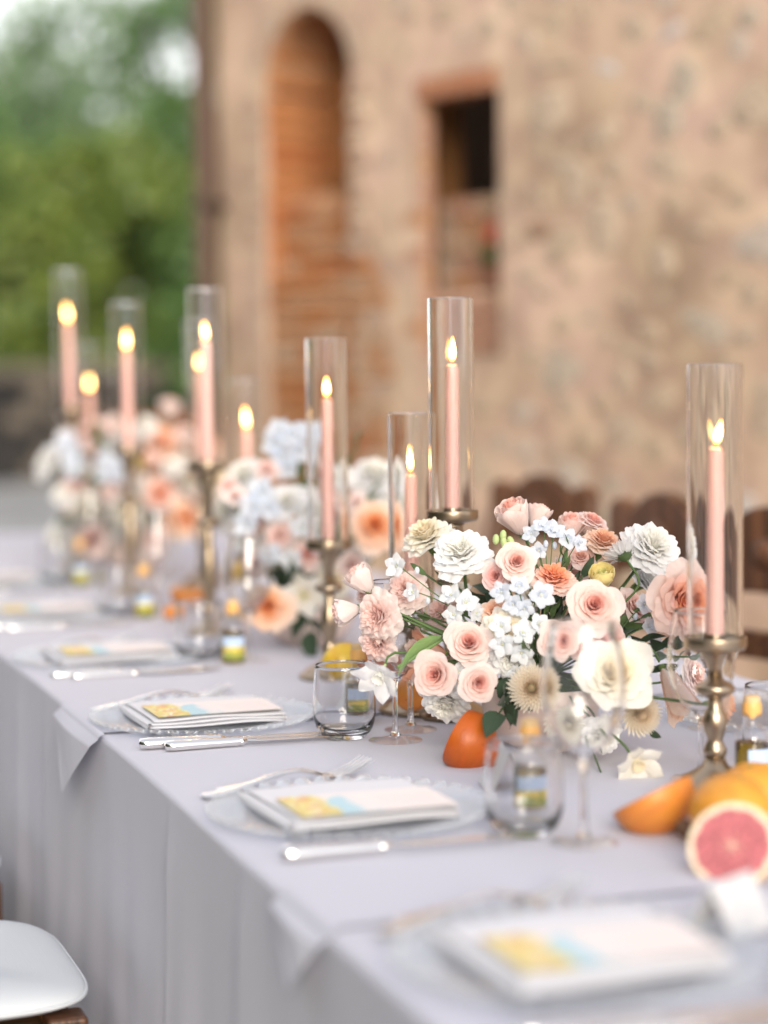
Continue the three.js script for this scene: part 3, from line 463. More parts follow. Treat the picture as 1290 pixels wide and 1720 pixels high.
function bottle(label, x, z, turn, seal = true) {
  const t = thing('oil_bottle', label, 'oil bottle', [x, Y - 0.001, z]); t.rotation.y = turn;
  const pts = [[0.0001, 0.001], [0.019, 0.001], [0.0215, 0.003], [0.0225, 0.007], [0.0225, 0.062], [0.021, 0.069], [0.016, 0.0755], [0.011, 0.0795], [0.0092, 0.084], [0.0092, 0.097], [0.0108, 0.099], [0.0108, 0.103], [0.0085, 0.103]];
  const inn = [[0.0078, 0.101], [0.0078, 0.083], [0.0098, 0.0785], [0.015, 0.074], [0.0198, 0.068], [0.0211, 0.062], [0.0211, 0.007], [0.019, 0.0035], [0.0001, 0.0035]];
  part('glass', lathe([...pts, ...inn], 40), M.pane, t);
  part('oil', lathe([[0.0001, 0.0038], [0.0188, 0.0038], [0.0208, 0.0075], [0.0208, 0.058], [0.0001, 0.058]], 40), M.oil, t);
  part('cork', lathe([[0.0001, 0.090], [0.0072, 0.090], [0.0080, 0.104], [0.0100, 0.1045], [0.0102, 0.113], [0.0085, 0.1155], [0.0001, 0.116]], 24), M.cork, t);
  if (seal) { const drip = lathe([[0.0112, 0.0935], [0.0120, 0.0945], [0.0122, 0.102], [0.0116, 0.106], [0.0105, 0.108]], 28), p = drip.attributes.position; for (let i = 0; i < p.count; i++) if (p.getY(i) < 0.096) { const a = Math.atan2(p.getZ(i), p.getX(i)); p.setY(i, p.getY(i) - 0.006 * Math.max(0, Math.sin(a * 3 + 1)) ** 2); } drip.computeVertexNormals(); part('wax_seal', drip, M.sealwax, t); }
  const lab = sheet((u, v) => { const a = lerp(-0.95, 0.95, u); return [0.0228 * Math.sin(a), lerp(0.012, 0.052, v), 0.0228 * Math.cos(a)]; }, 14, 2); part('label_sticker', lab, labelMat, t);
}
// settings along the near side: z of the plate, how each is told apart
const toCam = -0.33;
const SET = [[-1.70, 'nearest to the viewer'], [-2.36, 'in front of the main bouquet'], [-3.065, 'beside the sharp tumbler'], [-3.76, 'fourth from the viewer'], [-4.46, 'fifth from the viewer'], [-5.16, 'farthest at the left edge']];
SET.forEach(([z, w], i) => {
  charger(`scalloped clear glass charger plate ${w}`, 0.757, z);
  napkin(`folded white napkin on the glass plate ${w}`, 0.757, z - 0.005, R(-0.06, 0.06));
  menu(`menu card with yellow and blue painting on the napkin ${w}`, 0.762, z + 0.012 + (i === 1 ? 0.035 : 0.02), R(-0.05, 0.05));
  const dz = i === 1 ? 0 : 0.01;
  fork(`silver fork farther from the plate ${w}`, 0.645, z - 0.19 + dz, R(0.16, 0.22), 1.06);
  fork(`silver fork closer to the plate ${w}`, 0.618, z - 0.155 + dz, R(0.30, 0.36), 1.22);
  knife(`silver knife closer to the plate ${w}`, 0.618, z + 0.192, R(-0.03, 0.0), 1.1);
  if (i !== 1) knife(`silver knife farther from the plate ${w}`, 0.648, z + 0.219, R(-0.02, 0.02), 1.05);
  tumbler(`clear tumbler right of the plate ${w}`, 0.909, z + (i === 1 ? 0.165 : i === 2 ? 0.211 : i ? 0.06 : 0.165), i ? 1 : 0.95);
  if (i) wineGlass(`stemmed wine glass right of the plate ${w}`, [0, 0.952, 0.968, 0.985, 0.985, 0.98][i], z + [0, 0.232, 0.26, 0.12, 0.1, 0.1][i], i === 1 ? 0.245 : 0.225, i === 1 ? 1.08 : 1);
  if (i === 2) wineGlass('stemmed wine glass standing behind the white flower, second of the pair', 1.016, -2.877, 0.20, 0.92);
  if (i) bottle(`small corked oil bottle with a landscape label behind the tumbler ${w}`.replace('small corked oil', 'corked oil'), 0.95 + (i === 2 ? 0.02 : 0), z + [0, 0.085, 0.09, 0.14, 0.12, 0.12][i], [0, -0.25, -0.1, -0.2, 0, 0][i]);
  placeCard(`small white tent card ${w}`, i ? 0.985 : 0.93, z + [-0.05, -0.085, 0.02, 0.0, 0, 0][i], i ? 1.35 : 0.55);
});
// far side of the table, at right behind the near candlestick
wineGlass('stemmed wine glass behind the near candlestick at right', 1.235, -2.40, 0.215);
wineGlass('wine glass on the far side at the right edge of the bouquet', 1.42, -2.72, 0.2, 0.95);
tumbler('clear tumbler at the right edge behind the dark oil bottle', 1.37, -2.45);
bottle('dark oil bottle with dripping orange wax at the right edge', 1.266, -2.325, 0.25);
charger('glass charger plate on the far side behind the dark oil bottle', 1.55, -2.76);

// ------------------------------------------------------------------ candles: candlestick, glass chimney, taper
const flameTex = canvasTex(16, 128, (x, w, h) => { const g = x.createLinearGradient(0, h, 0, 0); g.addColorStop(0, '#5a3010'); g.addColorStop(0.14, '#c8742c'); g.addColorStop(0.3, '#ffd890'); g.addColorStop(0.6, '#fff0c0'); g.addColorStop(0.85, '#ffc870'); g.addColorStop(1, '#e08830'); x.fillStyle = g; x.fillRect(0, 0, w, h); });
const flameMat = new THREE.MeshStandardMaterial({ color: 0x000000, emissive: rgb(1, 0.78, 0.5), emissiveMap: flameTex, emissiveIntensity: 15, roughness: 1 });
const flameGeo = lathe([[0.0003, 0], [0.0024, 0.003], [0.0042, 0.008], [0.0047, 0.013], [0.0042, 0.019], [0.0029, 0.026], [0.0016, 0.032], [0.0002, 0.037]], 20);
const tiltQ = (dx, dz) => new THREE.Quaternion().setFromUnitVectors(UPV, V(dx, 1, dz).normalize());
function candleSet(x, z, cup, glassH, waxH, names, far, lean = [0, 0], flLean = [0, 0], kind = 0) {
  const [ls, lg, lc] = names, s = thing('candlestick', ls, 'candlestick', [x, Y - 0.001, z]);
  const b = cup - 0.10, k = b / 0.2;   // baluster stretched to the wanted height
  part('foot', lathe([[0.0001, 0.0005], [0.050, 0.0005], [0.0525, 0.004], [0.051, 0.009], [0.044, 0.012], [0.040, 0.018], [0.028, 0.024], [0.016, 0.032], [0.012, 0.042], [0.0001, 0.042]], 48), M.brass, s);
  const shaft = [[0.0001, 0.04], [0.012, 0.042], [0.015, 0.05], [0.012, 0.057], [0.009, 0.064], [0.013, 0.064 + 0.03 * k], [0.016, 0.064 + 0.06 * k], [0.012, 0.064 + 0.09 * k], [0.0085, 0.064 + 0.10 * k], [0.0085, 0.064 + 0.13 * k]];
  const y2 = 0.064 + 0.13 * k; part('shaft', lathe([...shaft, [0.0001, y2]], 36), M.brass, s);
  part('knop', lathe([[0.0001, y2], [0.010, y2], [0.021, y2 + 0.006], [0.025, y2 + 0.012], [0.021, y2 + 0.018], [0.011, y2 + 0.023], [0.009, y2 + 0.03], [0.0001, y2 + 0.03]], 36), M.brass, s);
  const y3 = y2 + 0.03; part('neck', lathe([[0.0001, y3], [0.009, y3], [0.0085, lerp(y3, cup, 0.3)], [0.012, lerp(y3, cup, 0.5)], [0.017, lerp(y3, cup, 0.7)], [0.015, lerp(y3, cup, 0.85)], [0.020, cup - 0.006], [0.0001, cup - 0.005]], 36), M.brass, s);
  part('gallery', lathe([[0.0001, cup - 0.006], [0.022, cup - 0.006], [0.036, cup - 0.003], [0.0385, cup + 0.001], [0.0385, cup + 0.012], [0.0372, cup + 0.013], [0.0362, cup + 0.012], [0.0362, cup + 0.001], [0.0001, cup]], 48), M.brass, s);
  part('candle_cup', lathe([[0.0128, cup], [0.0128, cup + 0.016], [0.0118, cup + 0.016], [0.0118, cup]], 28), M.brass, s);
  const gl = thing('glass_chimney', lg, 'glass chimney', [x, Y + cup + 0.0015, z]);
  const ro = 0.0338, ri = ro - 0.0026;
  if (far) { part('cylinder', lathe([[ri, 0], [ro, 0], [ro, glassH], [ri, glassH], [ri, 0]], 48), M.pane, gl); part('rim', new THREE.TorusGeometry(ro - 0.0008, 0.0016, 8, 48).rotateX(Math.PI / 2).translate(0, glassH, 0), M.glass, gl); }
  else part('cylinder', lathe([[ri, 0], [ro, 0], [ro, glassH - 0.001], [ro - 0.0006, glassH], [ri + 0.0006, glassH], [ri, glassH - 0.001], [ri, 0]], 72), M.glass, gl);
  const c = thing('taper_candle', lc, 'candle', [x, Y + cup + 0.001, z]); c.quaternion.copy(tiltQ(...lean));
  const w = lathe([[0.0001, 0], [0.0112, 0], [0.0112, 0.012], [0.0106, waxH * 0.5], [0.0090, waxH * 0.9], [0.0080, waxH - 0.006], [0.0072, waxH - 0.001], [0.0062, waxH + 0.0005], [0.0045, waxH - 0.0018], [0.0001, waxH - 0.002]], 28);
  const wx = part('wax', w, M.wax, c);
  if (!far) { const rd = rngOf(Math.round(x * 999)); for (let q = 0; q < 4; q++) { const a = rd() * 1.3 - 0.2, l = lerp(0.02, 0.09, rd()), r0 = 0.0088, pts = [0, 0.4, 1].map((e) => V(Math.cos(a) * (r0 + 0.0007 * e), waxH - 0.004 - l * e, Math.sin(a) * (r0 + 0.0014 * e))); part('wax_drip', merge([tube(pts, 0.0011, 8, 6), new THREE.SphereGeometry(0.0017, 8, 6).translate(pts[2].x, pts[2].y, pts[2].z)]), M.wax, wx); } }
  part('wick', tube([V(0, waxH - 0.003, 0), V(0.0003, waxH + 0.004, 0), V(0.0014, waxH + 0.0085, 0)], 0.0007, 6, 6), M.wick, c);
  const f = part('flame', flameGeo, flameMat, c); f.position.set(0.0004, waxH + 0.0035, 0); f.scale.set(R(0.9, 1.1), R(0.85, 1.25), 1); f.quaternion.copy(tiltQ(...flLean)); f.castShadow = f.receiveShadow = false;
  const L = new THREE.PointLight(new THREE.Color(1, 0.62, 0.28), 0.02); L.position.set(flLean[0] * 0.015, waxH + 0.017, flLean[1] * 0.015); L.shadow.radius = 0.2; L.castShadow = true; L.name = 'candle_light'; c.add(L);
}
// pixel column of the stick, depth, pixel rows of chimney top and cup, and of the candle's top
function candleAt(px, d, yTop, yCup, yWax, names, far, lean, fl) {
  const foot = at(px, 605 + 1944 / d, d), h = (y) => at(px, y, d).y - Y;
  candleSet(foot.x, foot.z, h(yCup), h(yTop) - h(yCup), h(yWax) - h(yCup), names, far, lean, fl);
}
const nm = (w) => [`antique brass candlestick ${w}`, `clear cylindrical glass chimney ${w}`, `lit pale pink taper candle ${w}`];
candleAt(1201, 2.63, 613, 1082, 752, nm('standing nearest at the right edge'), false, [0.0, 0.006], [0.22, 0.06]);
candleAt(763, 3.19, 503, 868, 614, nm('standing tallest at centre behind the main bouquet'), false, [0.008, 0], [0.02, 0]);
candleAt(694, 3.24, 694, 1052, 797, nm('standing short beside the tallest one at centre'), false, [0, 0], [-0.05, 0]);
candleAt(555, 3.58, 570, 918, 670, nm('standing left of centre with its brass stem in view'), false, [0, 0], [0, 0]);
candleAt(354, 4.14, 488, 785, 574, nm('standing before the house corner with its stem among the flowers'), true, [0, 0.01], [-0.1, 0]);
candleAt(418, 4.42, 640, 936, 722, nm('standing short just left of the blue flowers'), true, [0.01, 0], [-0.12, 0]);
candleAt(343, 5.10, 541, 780, 622, nm('standing half hidden behind the one before the house corner'), true, [0, 0], [-0.12, 0]);
candleAt(221, 4.85, 511, 760, 590, nm('standing second from the left, against the trees'), true, [0, 0], [0, 0]);
candleAt(125, 5.40, 457, 690, 543, nm('standing farthest left and highest, against the trees'), true, [-0.01, 0], [-0.1, 0]);
candleAt(156, 5.75, 578, 775, 657, nm('standing short between the two at far left'), true, [0, 0], [0, 0]);

// ------------------------------------------------------------------ fruit
function orb(name, label, cat, p, r, mat, axis, squash = 0.94) {
  const t = thing(name, label, cat, p.toArray()); t.quaternion.setFromUnitVectors(UPV, axis.clone().normalize()); t.scale.setScalar(r);
  const g = lathe(Array.from({ length: 25 }, (_, i) => { const a = -Math.PI / 2 + i / 24 * Math.PI, d = Math.exp(-(((i - 24) / 1.6) ** 2)) * 0.06 + Math.exp(-((i / 1.6) ** 2)) * 0.03; return [Math.max(0.0001, Math.cos(a) * (1 + 0.01 * Math.sin(i * 2))), Math.sin(a) * squash * (1 - d)]; }), 40);
  part('peel', g, mat, t); part('stem_end', lathe([[0.0001, squash * 0.925], [0.07, squash * 0.93], [0.05, squash * 0.96], [0.0001, squash * 0.965]], 10), G.calyx, t); return t;
}
function half(name, label, p, r, peel, pulp, normal, spin = 0, over = 0) {   // over: how far past its middle the fruit is left whole   // a cut half; its local +y leaves the cut face
  const t = thing(name, label, 'citrus half', p.toArray()); t.quaternion.setFromUnitVectors(UPV, normal.clone().normalize()); t.rotateY(spin); t.scale.setScalar(r);
  part('peel', lathe(Array.from({ length: 17 }, (_, i) => { const a = -Math.PI / 2 + i / 16 * (Math.PI / 2 + Math.asin(over)); return [Math.max(0.0001, Math.cos(a)), Math.sin(a) * 0.96]; }), 48), peel, t);
  const face = new THREE.Matrix4().makeScale(Math.sqrt(1 - over * over), 1, Math.sqrt(1 - over * over)).setPosition(0, over * 0.96, 0);
  part('pith', lathe([[0.0001, 0.004], [0.86, 0.004], [0.92, 0.012], [0.995, 0.004]], 48).applyMatrix4(face), M.pith, t);
  for (let k = 0; k < 10; k++) {
    const a0 = k / 10 * Math.PI * 2 + 0.004, a1 = (k + 1) / 10 * Math.PI * 2 - 0.004, s = new THREE.Shape();
    const m = (a0 + a1) / 2, P = (q, a) => [q * Math.cos(a), q * Math.sin(a)]; s.moveTo(...P(0.05, m)); s.lineTo(...P(0.80, a0)); for (let j = 1; j <= 6; j++) s.lineTo(...P(0.86, lerp(a0, a1, j / 7))); s.lineTo(...P(0.80, a1)); s.closePath();
    const g = new THREE.ExtrudeGeometry(s, { depth: 0.012, bevelEnabled: true, bevelSize: 0.012, bevelThickness: 0.012, bevelSegments: 2 }); g.rotateX(-Math.PI / 2); part('segment', g.applyMatrix4(face), pulp, t);
  }
  return t;
}
half('grapefruit_half', 'cut grapefruit half showing its pink flesh at the right edge', at(1230, 1420, 2.2), 0.0462, M.peelY, M.pulpP, dirW(-0.30, 0.52, 0.80), 0.2);
orb('grapefruit', 'whole yellow orange grapefruit right behind the cut pink half', 'grapefruit', at(1228, 1366, 2.34), 0.046, M.peelY, V(0.2, 1, 0.2));
orb('grapefruit', 'whole yellow grapefruit at the right edge, farther back than the other', 'grapefruit', at(1266, 1342, 2.46), 0.045, M.peelY, V(-0.2, 1, 0.1));
half('orange_half', 'orange half lying on its peel with the cut side turned away', at(1094, 1335, 2.42), 0.049, M.peelM, M.pulpO, dirW(-0.42, 0.87, -0.26), 0.3);
orb('fruit', 'small dark brown fruit between the orange half and the grapefruit', 'fruit', at(1152, 1392, 2.36), 0.0125, M.nut, V(0.4, 1, 0), 0.85);
half('cut_orange', 'deep orange fruit with one side cut off, propped below the dark leaf', at(784, 1245, 2.82), 0.0415, M.peelO, M.pulpO, dirW(-0.84, 0.40, -0.34), 0.4, 0.35);
orb('lemon', 'yellow lemon behind the sharp tumbler', 'lemon', at(577, 1112, 3.32), 0.030, M.peelL, V(1, 0.3, 0.2), 1.15);
orb('orange', 'bright orange peeking out behind the oil bottle cork', 'orange', at(640, 1118, 3.30), 0.034, M.peelO, V(0, 1, 0));
orb('orange', 'small orange lying behind the pair of wine glasses', 'orange', at(691, 1166, 3.16), 0.027, M.peelM, V(0.2, 1, 0));
half('orange_half', 'blurred orange half beside the far wine glass, left of centre', at(318, 990, 4.55), 0.042, M.peelM, M.pulpO, dirW(0.1, 0.95, 0.05));
orb('orange', 'small blurred orange left of the far orange half', 'orange', at(287, 1028, 4.36), 0.016, M.peelM, V(0, 1, 0));
orb('lemon', 'blurred lemon at the foot of the second bouquet', 'lemon', at(398, 958, 4.6), 0.027, M.peelL, V(1, 0.2, 0), 1.1);

// ------------------------------------------------------------------ flowers
// A petal on the cylinder round the flower's axis: profile from the base outwards, wrapped through an angle.
function petal({ r0 = 0.04, r1, h0 = 0, h1, span, curl = 0, lip = 0.06, ruffle = 0, rf = 9, jag = 0, tip = 0.03, ph = 0, nu = 7, nv = 8, pow = 0.75 }) {
  return sheet((u, b) => {
    const v = b * 2 - 1, ue = u * (1 - 0.20 * v * v - 0.10 * v ** 6 + (jag ? jag * Math.abs(((v * 4 + ph) % 1 + 1) % 1 - 0.5) * 2 - jag : 0)), q = Math.max(0, (ue - 0.62) / 0.38);
    const w = span * Math.sin(Math.PI * (0.14 + 0.50 * u)) ** 0.8;
    let r = r0 + (r1 - r0) * ue ** pow + curl * q * q + lip * v ** 4 * ue, h = h0 + (h1 - h0) * (1 - (1 - ue) ** 1.5) - curl * 0.75 * q * q;
    h += tip * Math.exp(-v * v * 14) * ue ** 5; r += ruffle * Math.sin(v * rf + ph * 6) * ue * ue; h += ruffle * 0.6 * Math.cos(v * rf * 1.3 + ph * 4) * ue * ue;
    r += 0.012 * Math.sin(ph * 9 + v * 3 + u * 4); const a = v * w;
    return [r * Math.cos(a), h, r * Math.sin(a)];
  }, nu, nv);
}
const kinds = {};
function define(kind, build) { kinds[kind] = build; }
const cache = {};
// each kind gives [name, geometry, ring 0..3 or material, turn about the axis, parentIndex]
function rose(n, { r1a = 0.035, r1b = 0.88, h1a = 0.98, h1b = 0.62, spA = 1.5, spB = 0.85, cr = 0.15, wild = 0.12, ruf = 0.012, c0 = 0.12, heart = 0.52, tp = 0.02 }) {
  return (r) => {
    const o = [], open = 0.85 + 0.3 * r(), hk = 0.94 + 0.12 * r();   // every flower of a kind has opened a little differently
    for (let i = 0; i < n; i++) {
      const t = i / (n - 1), q = t < heart ? 0.46 * t / heart : 0.46 + 0.54 * (t - heart) / (1 - heart);   // tight rings at the heart, wider ones outside
      o.push(['petal', petal({ r0: 0.03 + 0.05 * q, r1: lerp(r1a, r1b, q) * (1 + wild * (r() - 0.5)), h0: 0.06 - 0.1 * q, h1: lerp(h1a, h1b, q ** 1.5) * hk * (1 + 0.6 * wild * (r() - 0.5)), span: lerp(spA, spB, q ** 0.7), curl: cr * open * (c0 + (1 - c0) * q) * (0.6 + 0.8 * r()), lip: 0.02 + 0.05 * q, ruffle: ruf * (0.4 + q), rf: 5 + 4 * r(), tip: tp * q, ph: r(), nv: 12, pow: 0.62 }), q < 0.22 ? 3 : q < 0.45 ? 2 : q < 0.72 ? 1 : 0, i * 2.39996 + wild * 2.5 * (r() - 0.5)]);
    }
    return o.concat(calyx(0.14, 0.32));
  };
}
function calyx(rad, len, n = 5) {
  const o = [['calyx', lathe([[0.0001, -0.17], [rad * 0.45, -0.165], [rad, -0.10], [rad * 1.05, -0.02], [rad * 0.6, 0.02], [0.0001, 0.03]], 12), G.calyx, 0]];
  for (let k = 0; k < n; k++) o.push(['sepal', leafShape(len, 0.065, { bend: 0.9, fold: 0.3, nu: 5, nv: 2 }).rotateX(0.9).translate(0, -0.04, rad * 0.7), G.calyx, k * 6.283 / n + 0.3]);
  return o;
}
define('rose', rose(30, {}));
define('garden', rose(46, { r1a: 0.10, r1b: 0.92, h1a: 0.80, h1b: 0.46, spA: 0.9, spB: 0.70, cr: 0.22, wild: 0.32, ruf: 0.03 }));
define('cup', rose(24, { r1a: 0.12, r1b: 0.78, h1a: 1.05, h1b: 0.82, spA: 1.4, spB: 0.85, cr: 0.25, ruf: 0.03 }));
define('bud', rose(18, { r1a: 0.06, r1b: 0.70, h1a: 1.12, h1b: 0.90, spA: 1.4, spB: 0.95, cr: -0.10, ruf: 0.03, c0: 0 }));
define('ranunculus', rose(26, { r1a: 0.12, r1b: 0.74, h1a: 0.90, h1b: 0.86, spA: 1.3, spB: 0.85, cr: -0.2, ruf: 0.01 }));
define('carnation', (r) => {
  const o = []; const n = 50;
  for (let i = 0; i < n; i++) { const t = i / (n - 1); o.push(['petal', petal({ r0: 0.03, r1: lerp(0.12, 0.95, t ** 0.8) * (0.92 + 0.16 * r()), h0: 0, h1: lerp(0.80, 0.12, t ** 1.5) * (0.92 + 0.16 * r()), span: lerp(0.95, 0.60, t), curl: 0.02 + 0.07 * r(), lip: 0.03, ruffle: 0.06, rf: 4.5 + 2.5 * r(), jag: 0.022, tip: 0, ph: r(), nu: 6, nv: 22, pow: 0.9 }), 3 - Math.min(3, Math.floor(t * 3.9)), i * 2.39996]); }
  return o.concat([['calyx', lathe([[0.0001, -0.62], [0.10, -0.60], [0.17, -0.45], [0.20, -0.2], [0.26, 0.0], [0.0001, 0.02]], 12), G.calyx, 0]], [0, 1, 2, 3, 4].map((k) => ['sepal', leafShape(0.34, 0.09, { bend: 0.2, nu: 4, nv: 2 }).rotateX(0.55).translate(0, -0.12, 0.19), G.mid, k * 1.2566]));
});
define('mum', (r) => {
  const o = [];
  const strap = leafShape(1, 0.085, { bend: 0.22, fold: 1.0, tip: 1.3, nu: 5, nv: 2 });
  for (let i = 0; i < 210; i++) { const t = Math.sqrt((i + 1) / 210), m = new THREE.Matrix4().makeRotationY(0), g = strap.clone(); g.scale(1, lerp(0.22, 0.92, t), 1); g.rotateX(-0.5 + lerp(0.45, 1.95, t)); g.translate(0, lerp(0.34, 0.06, t), 0.04); o.push(['petal', g, i < 8 ? 3 : t > 0.75 ? 0 : t > 0.5 ? 1 : 2, i * 2.39996]); }
  o.push(['flower_centre', new THREE.SphereGeometry(0.14, 12, 8).scale(1, 0.7, 1).translate(0, 0.44, 0), G.bud, 0], ['calyx', lathe([[0.0001, -0.2], [0.10, -0.18], [0.30, -0.02], [0.34, 0.08], [0.0001, 0.1]], 14), G.calyx, 0]);
  return o;
});
define('daisy', (r) => {
  const o = []; for (let i = 0; i < 34; i++) { const t = i / 33; o.push(['petal', leafShape(1, 0.13, { bend: -0.35, fold: 0.6, nu: 6, nv: 2 }).scale(1, lerp(0.55, 1, t), 1).rotateX(lerp(0.35, 1.0, t)).translate(0, 0.04, 0.1), i < 12 ? 1 : 0, i * 2.39996]); }
  return o.concat([['flower_centre', new THREE.SphereGeometry(0.16, 12, 8).scale(1, 0.6, 1).translate(0, 0.08, 0), G.bud, 0]], [['calyx', lathe([[0.0001, -0.2], [0.12, -0.18], [0.28, -0.05], [0.30, 0.03], [0.0001, 0.04]], 14), G.mid, 0]], [0, 1, 2, 3, 4, 5, 6, 7].map((k) => ['sepal', leafShape(0.26, 0.06, { bend: -0.3, nu: 4, nv: 2 }).rotateX(0.85).translate(0, -0.08, 0.22), G.mid, k * 0.785]));
});
define('floret', (r) => {
  const o = []; for (let i = 0; i < 8; i++) { const inner = i > 4; o.push(['petal', leafShape(inner ? 0.55 : 1, inner ? 0.22 : 0.40, { bend: inner ? 0 : -0.12 - 0.2 * r(), fold: 0.15, tip: 1.35, wave: 0.1, nu: 7, nv: 5 }).rotateX(inner ? 0.5 : 1.05 + 0.25 * (r() - 0.5)).translate(0, 0.02, 0.05), inner ? 1 : i % 2, i * 1.2566 + (inner ? 0.6 : 0)]); }
  o.push(['flower_centre', new THREE.SphereGeometry(0.12, 8, 6).translate(0, 0.1, 0), 3, 0], ['spur', new THREE.ConeGeometry(0.09, 0.5, 8).rotateX(Math.PI).translate(0, -0.2, 0), 2, 0]);
  return o;
});
define('narcissus', (r) => {
  const o = []; for (let i = 0; i < 6; i++) o.push(['petal', leafShape(1, 0.36, { bend: -0.1 - 0.3 * r(), fold: 0.2, wave: 0.12, nu: 8, nv: 5 }).rotateX(0.95 + 0.35 * (r() - 0.5)).translate(0, 0, 0.06), i % 2, i * 1.047]);
  o.push(['corona', sheet((u, v) => { const a = u * 6.2832, q = 0.12 + 0.10 * v + 0.02 * v * Math.sin(a * 11); return [q * Math.cos(a), 0.30 * v, q * Math.sin(a)]; }, 44, 5), 3, 0], ['calyx', lathe([[0.0001, -0.5], [0.05, -0.48], [0.07, -0.25], [0.1, 0.02], [0.0001, 0.03]], 10), G.bud, 0]);
  return o;
});
define('tulip', (r) => {
  const o = []; for (let i = 0; i < 6; i++) { const inn = i < 3; o.push(['petal', petal({ r0: 0.05, r1: (inn ? 0.40 : 0.50) * (0.9 + 0.25 * r()), h0: 0, h1: 1.35 * (0.92 + 0.16 * r()), span: 0.85, curl: 0.12 * r(), lip: 0.05, ruffle: 0.02, tip: 0.12, ph: r(), pow: 0.55, nu: 10 }), inn ? 2 : i % 2, i * 2.0944 + (inn ? 0.5 : 0)]); }
  return o.concat([['stigma', new THREE.CylinderGeometry(0.05, 0.07, 0.5, 8).translate(0, 0.3, 0), G.bud, 0], ['receptacle', new THREE.SphereGeometry(0.09, 10, 8).translate(0, -0.01, 0), G.calyx, 0]]);
});
const hub = new THREE.SphereGeometry(0.05, 8, 6);
function bloomParts(kind, variant) { return cache[kind + variant] ??= kinds[kind](rngOf(1000 + variant * 77 + kind.length * 13 + kind.charCodeAt(0))); }
function fillBloom(parent, kind, variant, pal) { for (const [n, g, m, turn] of bloomParts(kind, variant)) { const p = part(n, g, typeof m === 'number' ? palM[pal][m] : m, parent); p.rotation.y = turn; } }
let vcount = 0;
// one cut flower: bloom at its place, facing a direction, with its own stem running into the bowl
function flower(kind, pal, px, py, d, rp, dir, label, to, group, o = {}) {
  const name = { rose: 'rose', garden: 'garden_rose', cup: 'rose', bud: 'rose_bud', ranunculus: 'ranunculus', carnation: 'carnation', mum: 'chrysanthemum', daisy: 'daisy', narcissus: 'narcissus', tulip: 'tulip' }[kind];
  const t = thing(name, label, name.replace('_', ' '), [0, 0, 0], group), r = rp / PX * d * ({ carnation: 1.22, bud: 1.42, tulip: 1.1, daisy: 1.1, narcissus: 1.1, mum: 1.1, rose: 1.06, garden: 1.04 }[kind] ?? 1.08), ax = dirW(...dir), deep = { rose: 0.42, garden: 0.3, cup: 0.45, bud: 0.55, ranunculus: 0.45, carnation: 0.3, mum: 0.2, daisy: 0.15, narcissus: 0.1, tulip: 0.65 }[kind];
  t.position.copy(at(px, py, d)).addScaledVector(ax, -deep * r); t.quaternion.setFromUnitVectors(UPV, ax); t.rotateY(o.spin ?? (vcount * 1.7)); t.scale.setScalar(r); t.updateMatrixWorld(true);
  fillBloom(t, kind, vcount++ % 4, pal);
  const low = kind === 'carnation' ? 0.6 : kind === 'narcissus' ? 0.45 : 0.16, a = V(0, -low, 0), b = V(0, -low - (o.reach ?? 0.9), 0), e = t.worldToLocal(to.clone()), mid = b.clone().lerp(e, 0.45).add(V(R(-0.15, 0.15), 0, R(-0.15, 0.15)));
  part('stem', tube([a, b, mid, e], (o.thick ?? 0.0017) / r, 16, 6), G.stem, t);
  for (const [f, len, sp] of o.leaves ?? []) { const q = new THREE.CatmullRomCurve3([a, b, mid, e]).getPoint(f), l = part('leaf', leafShape(len, len * 0.16, { bend: 0.6 }), G.mid, t); l.position.copy(q); l.rotation.set(1.0, sp, 0, 'YXZ'); }
  return t;
}
// a branching spike of small open florets
function spike(pal, list, d, to, label, o = {}) {
  const t = thing('delphinium', label, 'delphinium', to.toArray(), o.group), pts = list.map(([x, y, r, dir, dd = 0]) => [at(x, y, d + dd).sub(to), r / PX * d, dirW(...dir)]);
  const c = pts.reduce((s, p) => s.add(p[0]), V(0, 0, 0)).multiplyScalar(1 / pts.length), knot = c.clone().multiplyScalar(0.62).add(V(0, -0.005, 0));
  part('stem', tube([V(0, 0, 0), knot.clone().multiplyScalar(0.5).add(V(R(-0.01, 0.01), 0.01, 0)), knot], 0.0016, 12, 6), G.stem, t);
  for (const [p, r, ax] of pts) {
    const f = part('floret', hub, palM[pal][2], t); f.position.copy(p); f.quaternion.setFromUnitVectors(UPV, ax); f.scale.setScalar(r * 1.12); f.rotateY(R(0, 6)); fillBloom(f, 'floret', Math.floor(R(0, 3)), pal);
    const back = p.clone().addScaledVector(ax, -r * 0.55); part('stalk', tube([knot, knot.clone().lerp(back, 0.55).add(V(0, R(-0.003, 0.006), 0)), back], 0.0008, 8, 5), G.stem, t);
  }
  for (let k = 0; k < (o.buds ?? 2); k++) { const p = knot.clone().lerp(pts[k % pts.length][0], R(0.5, 0.8)).add(V(R(-0.012, 0.012), R(0, 0.014), R(-0.01, 0.01))); part('flower_bud', new THREE.SphereGeometry(0.0036, 8, 6).scale(1, 1.5, 1).translate(p.x, p.y, p.z), palM[pal][1], t); }
  for (let k = 0; k < (o.leaves ?? 5); k++) { const l = part('leaf', leafShape(R(0.018, 0.032), R(0.0022, 0.0036), { bend: R(0.2, 1.0) }), G.mid, t); l.position.copy(knot).multiplyScalar(R(0.75, 1.05)); l.rotation.set(R(0.4, 1.6), R(0, 6.28), 0, 'YXZ'); }
  return t;
}
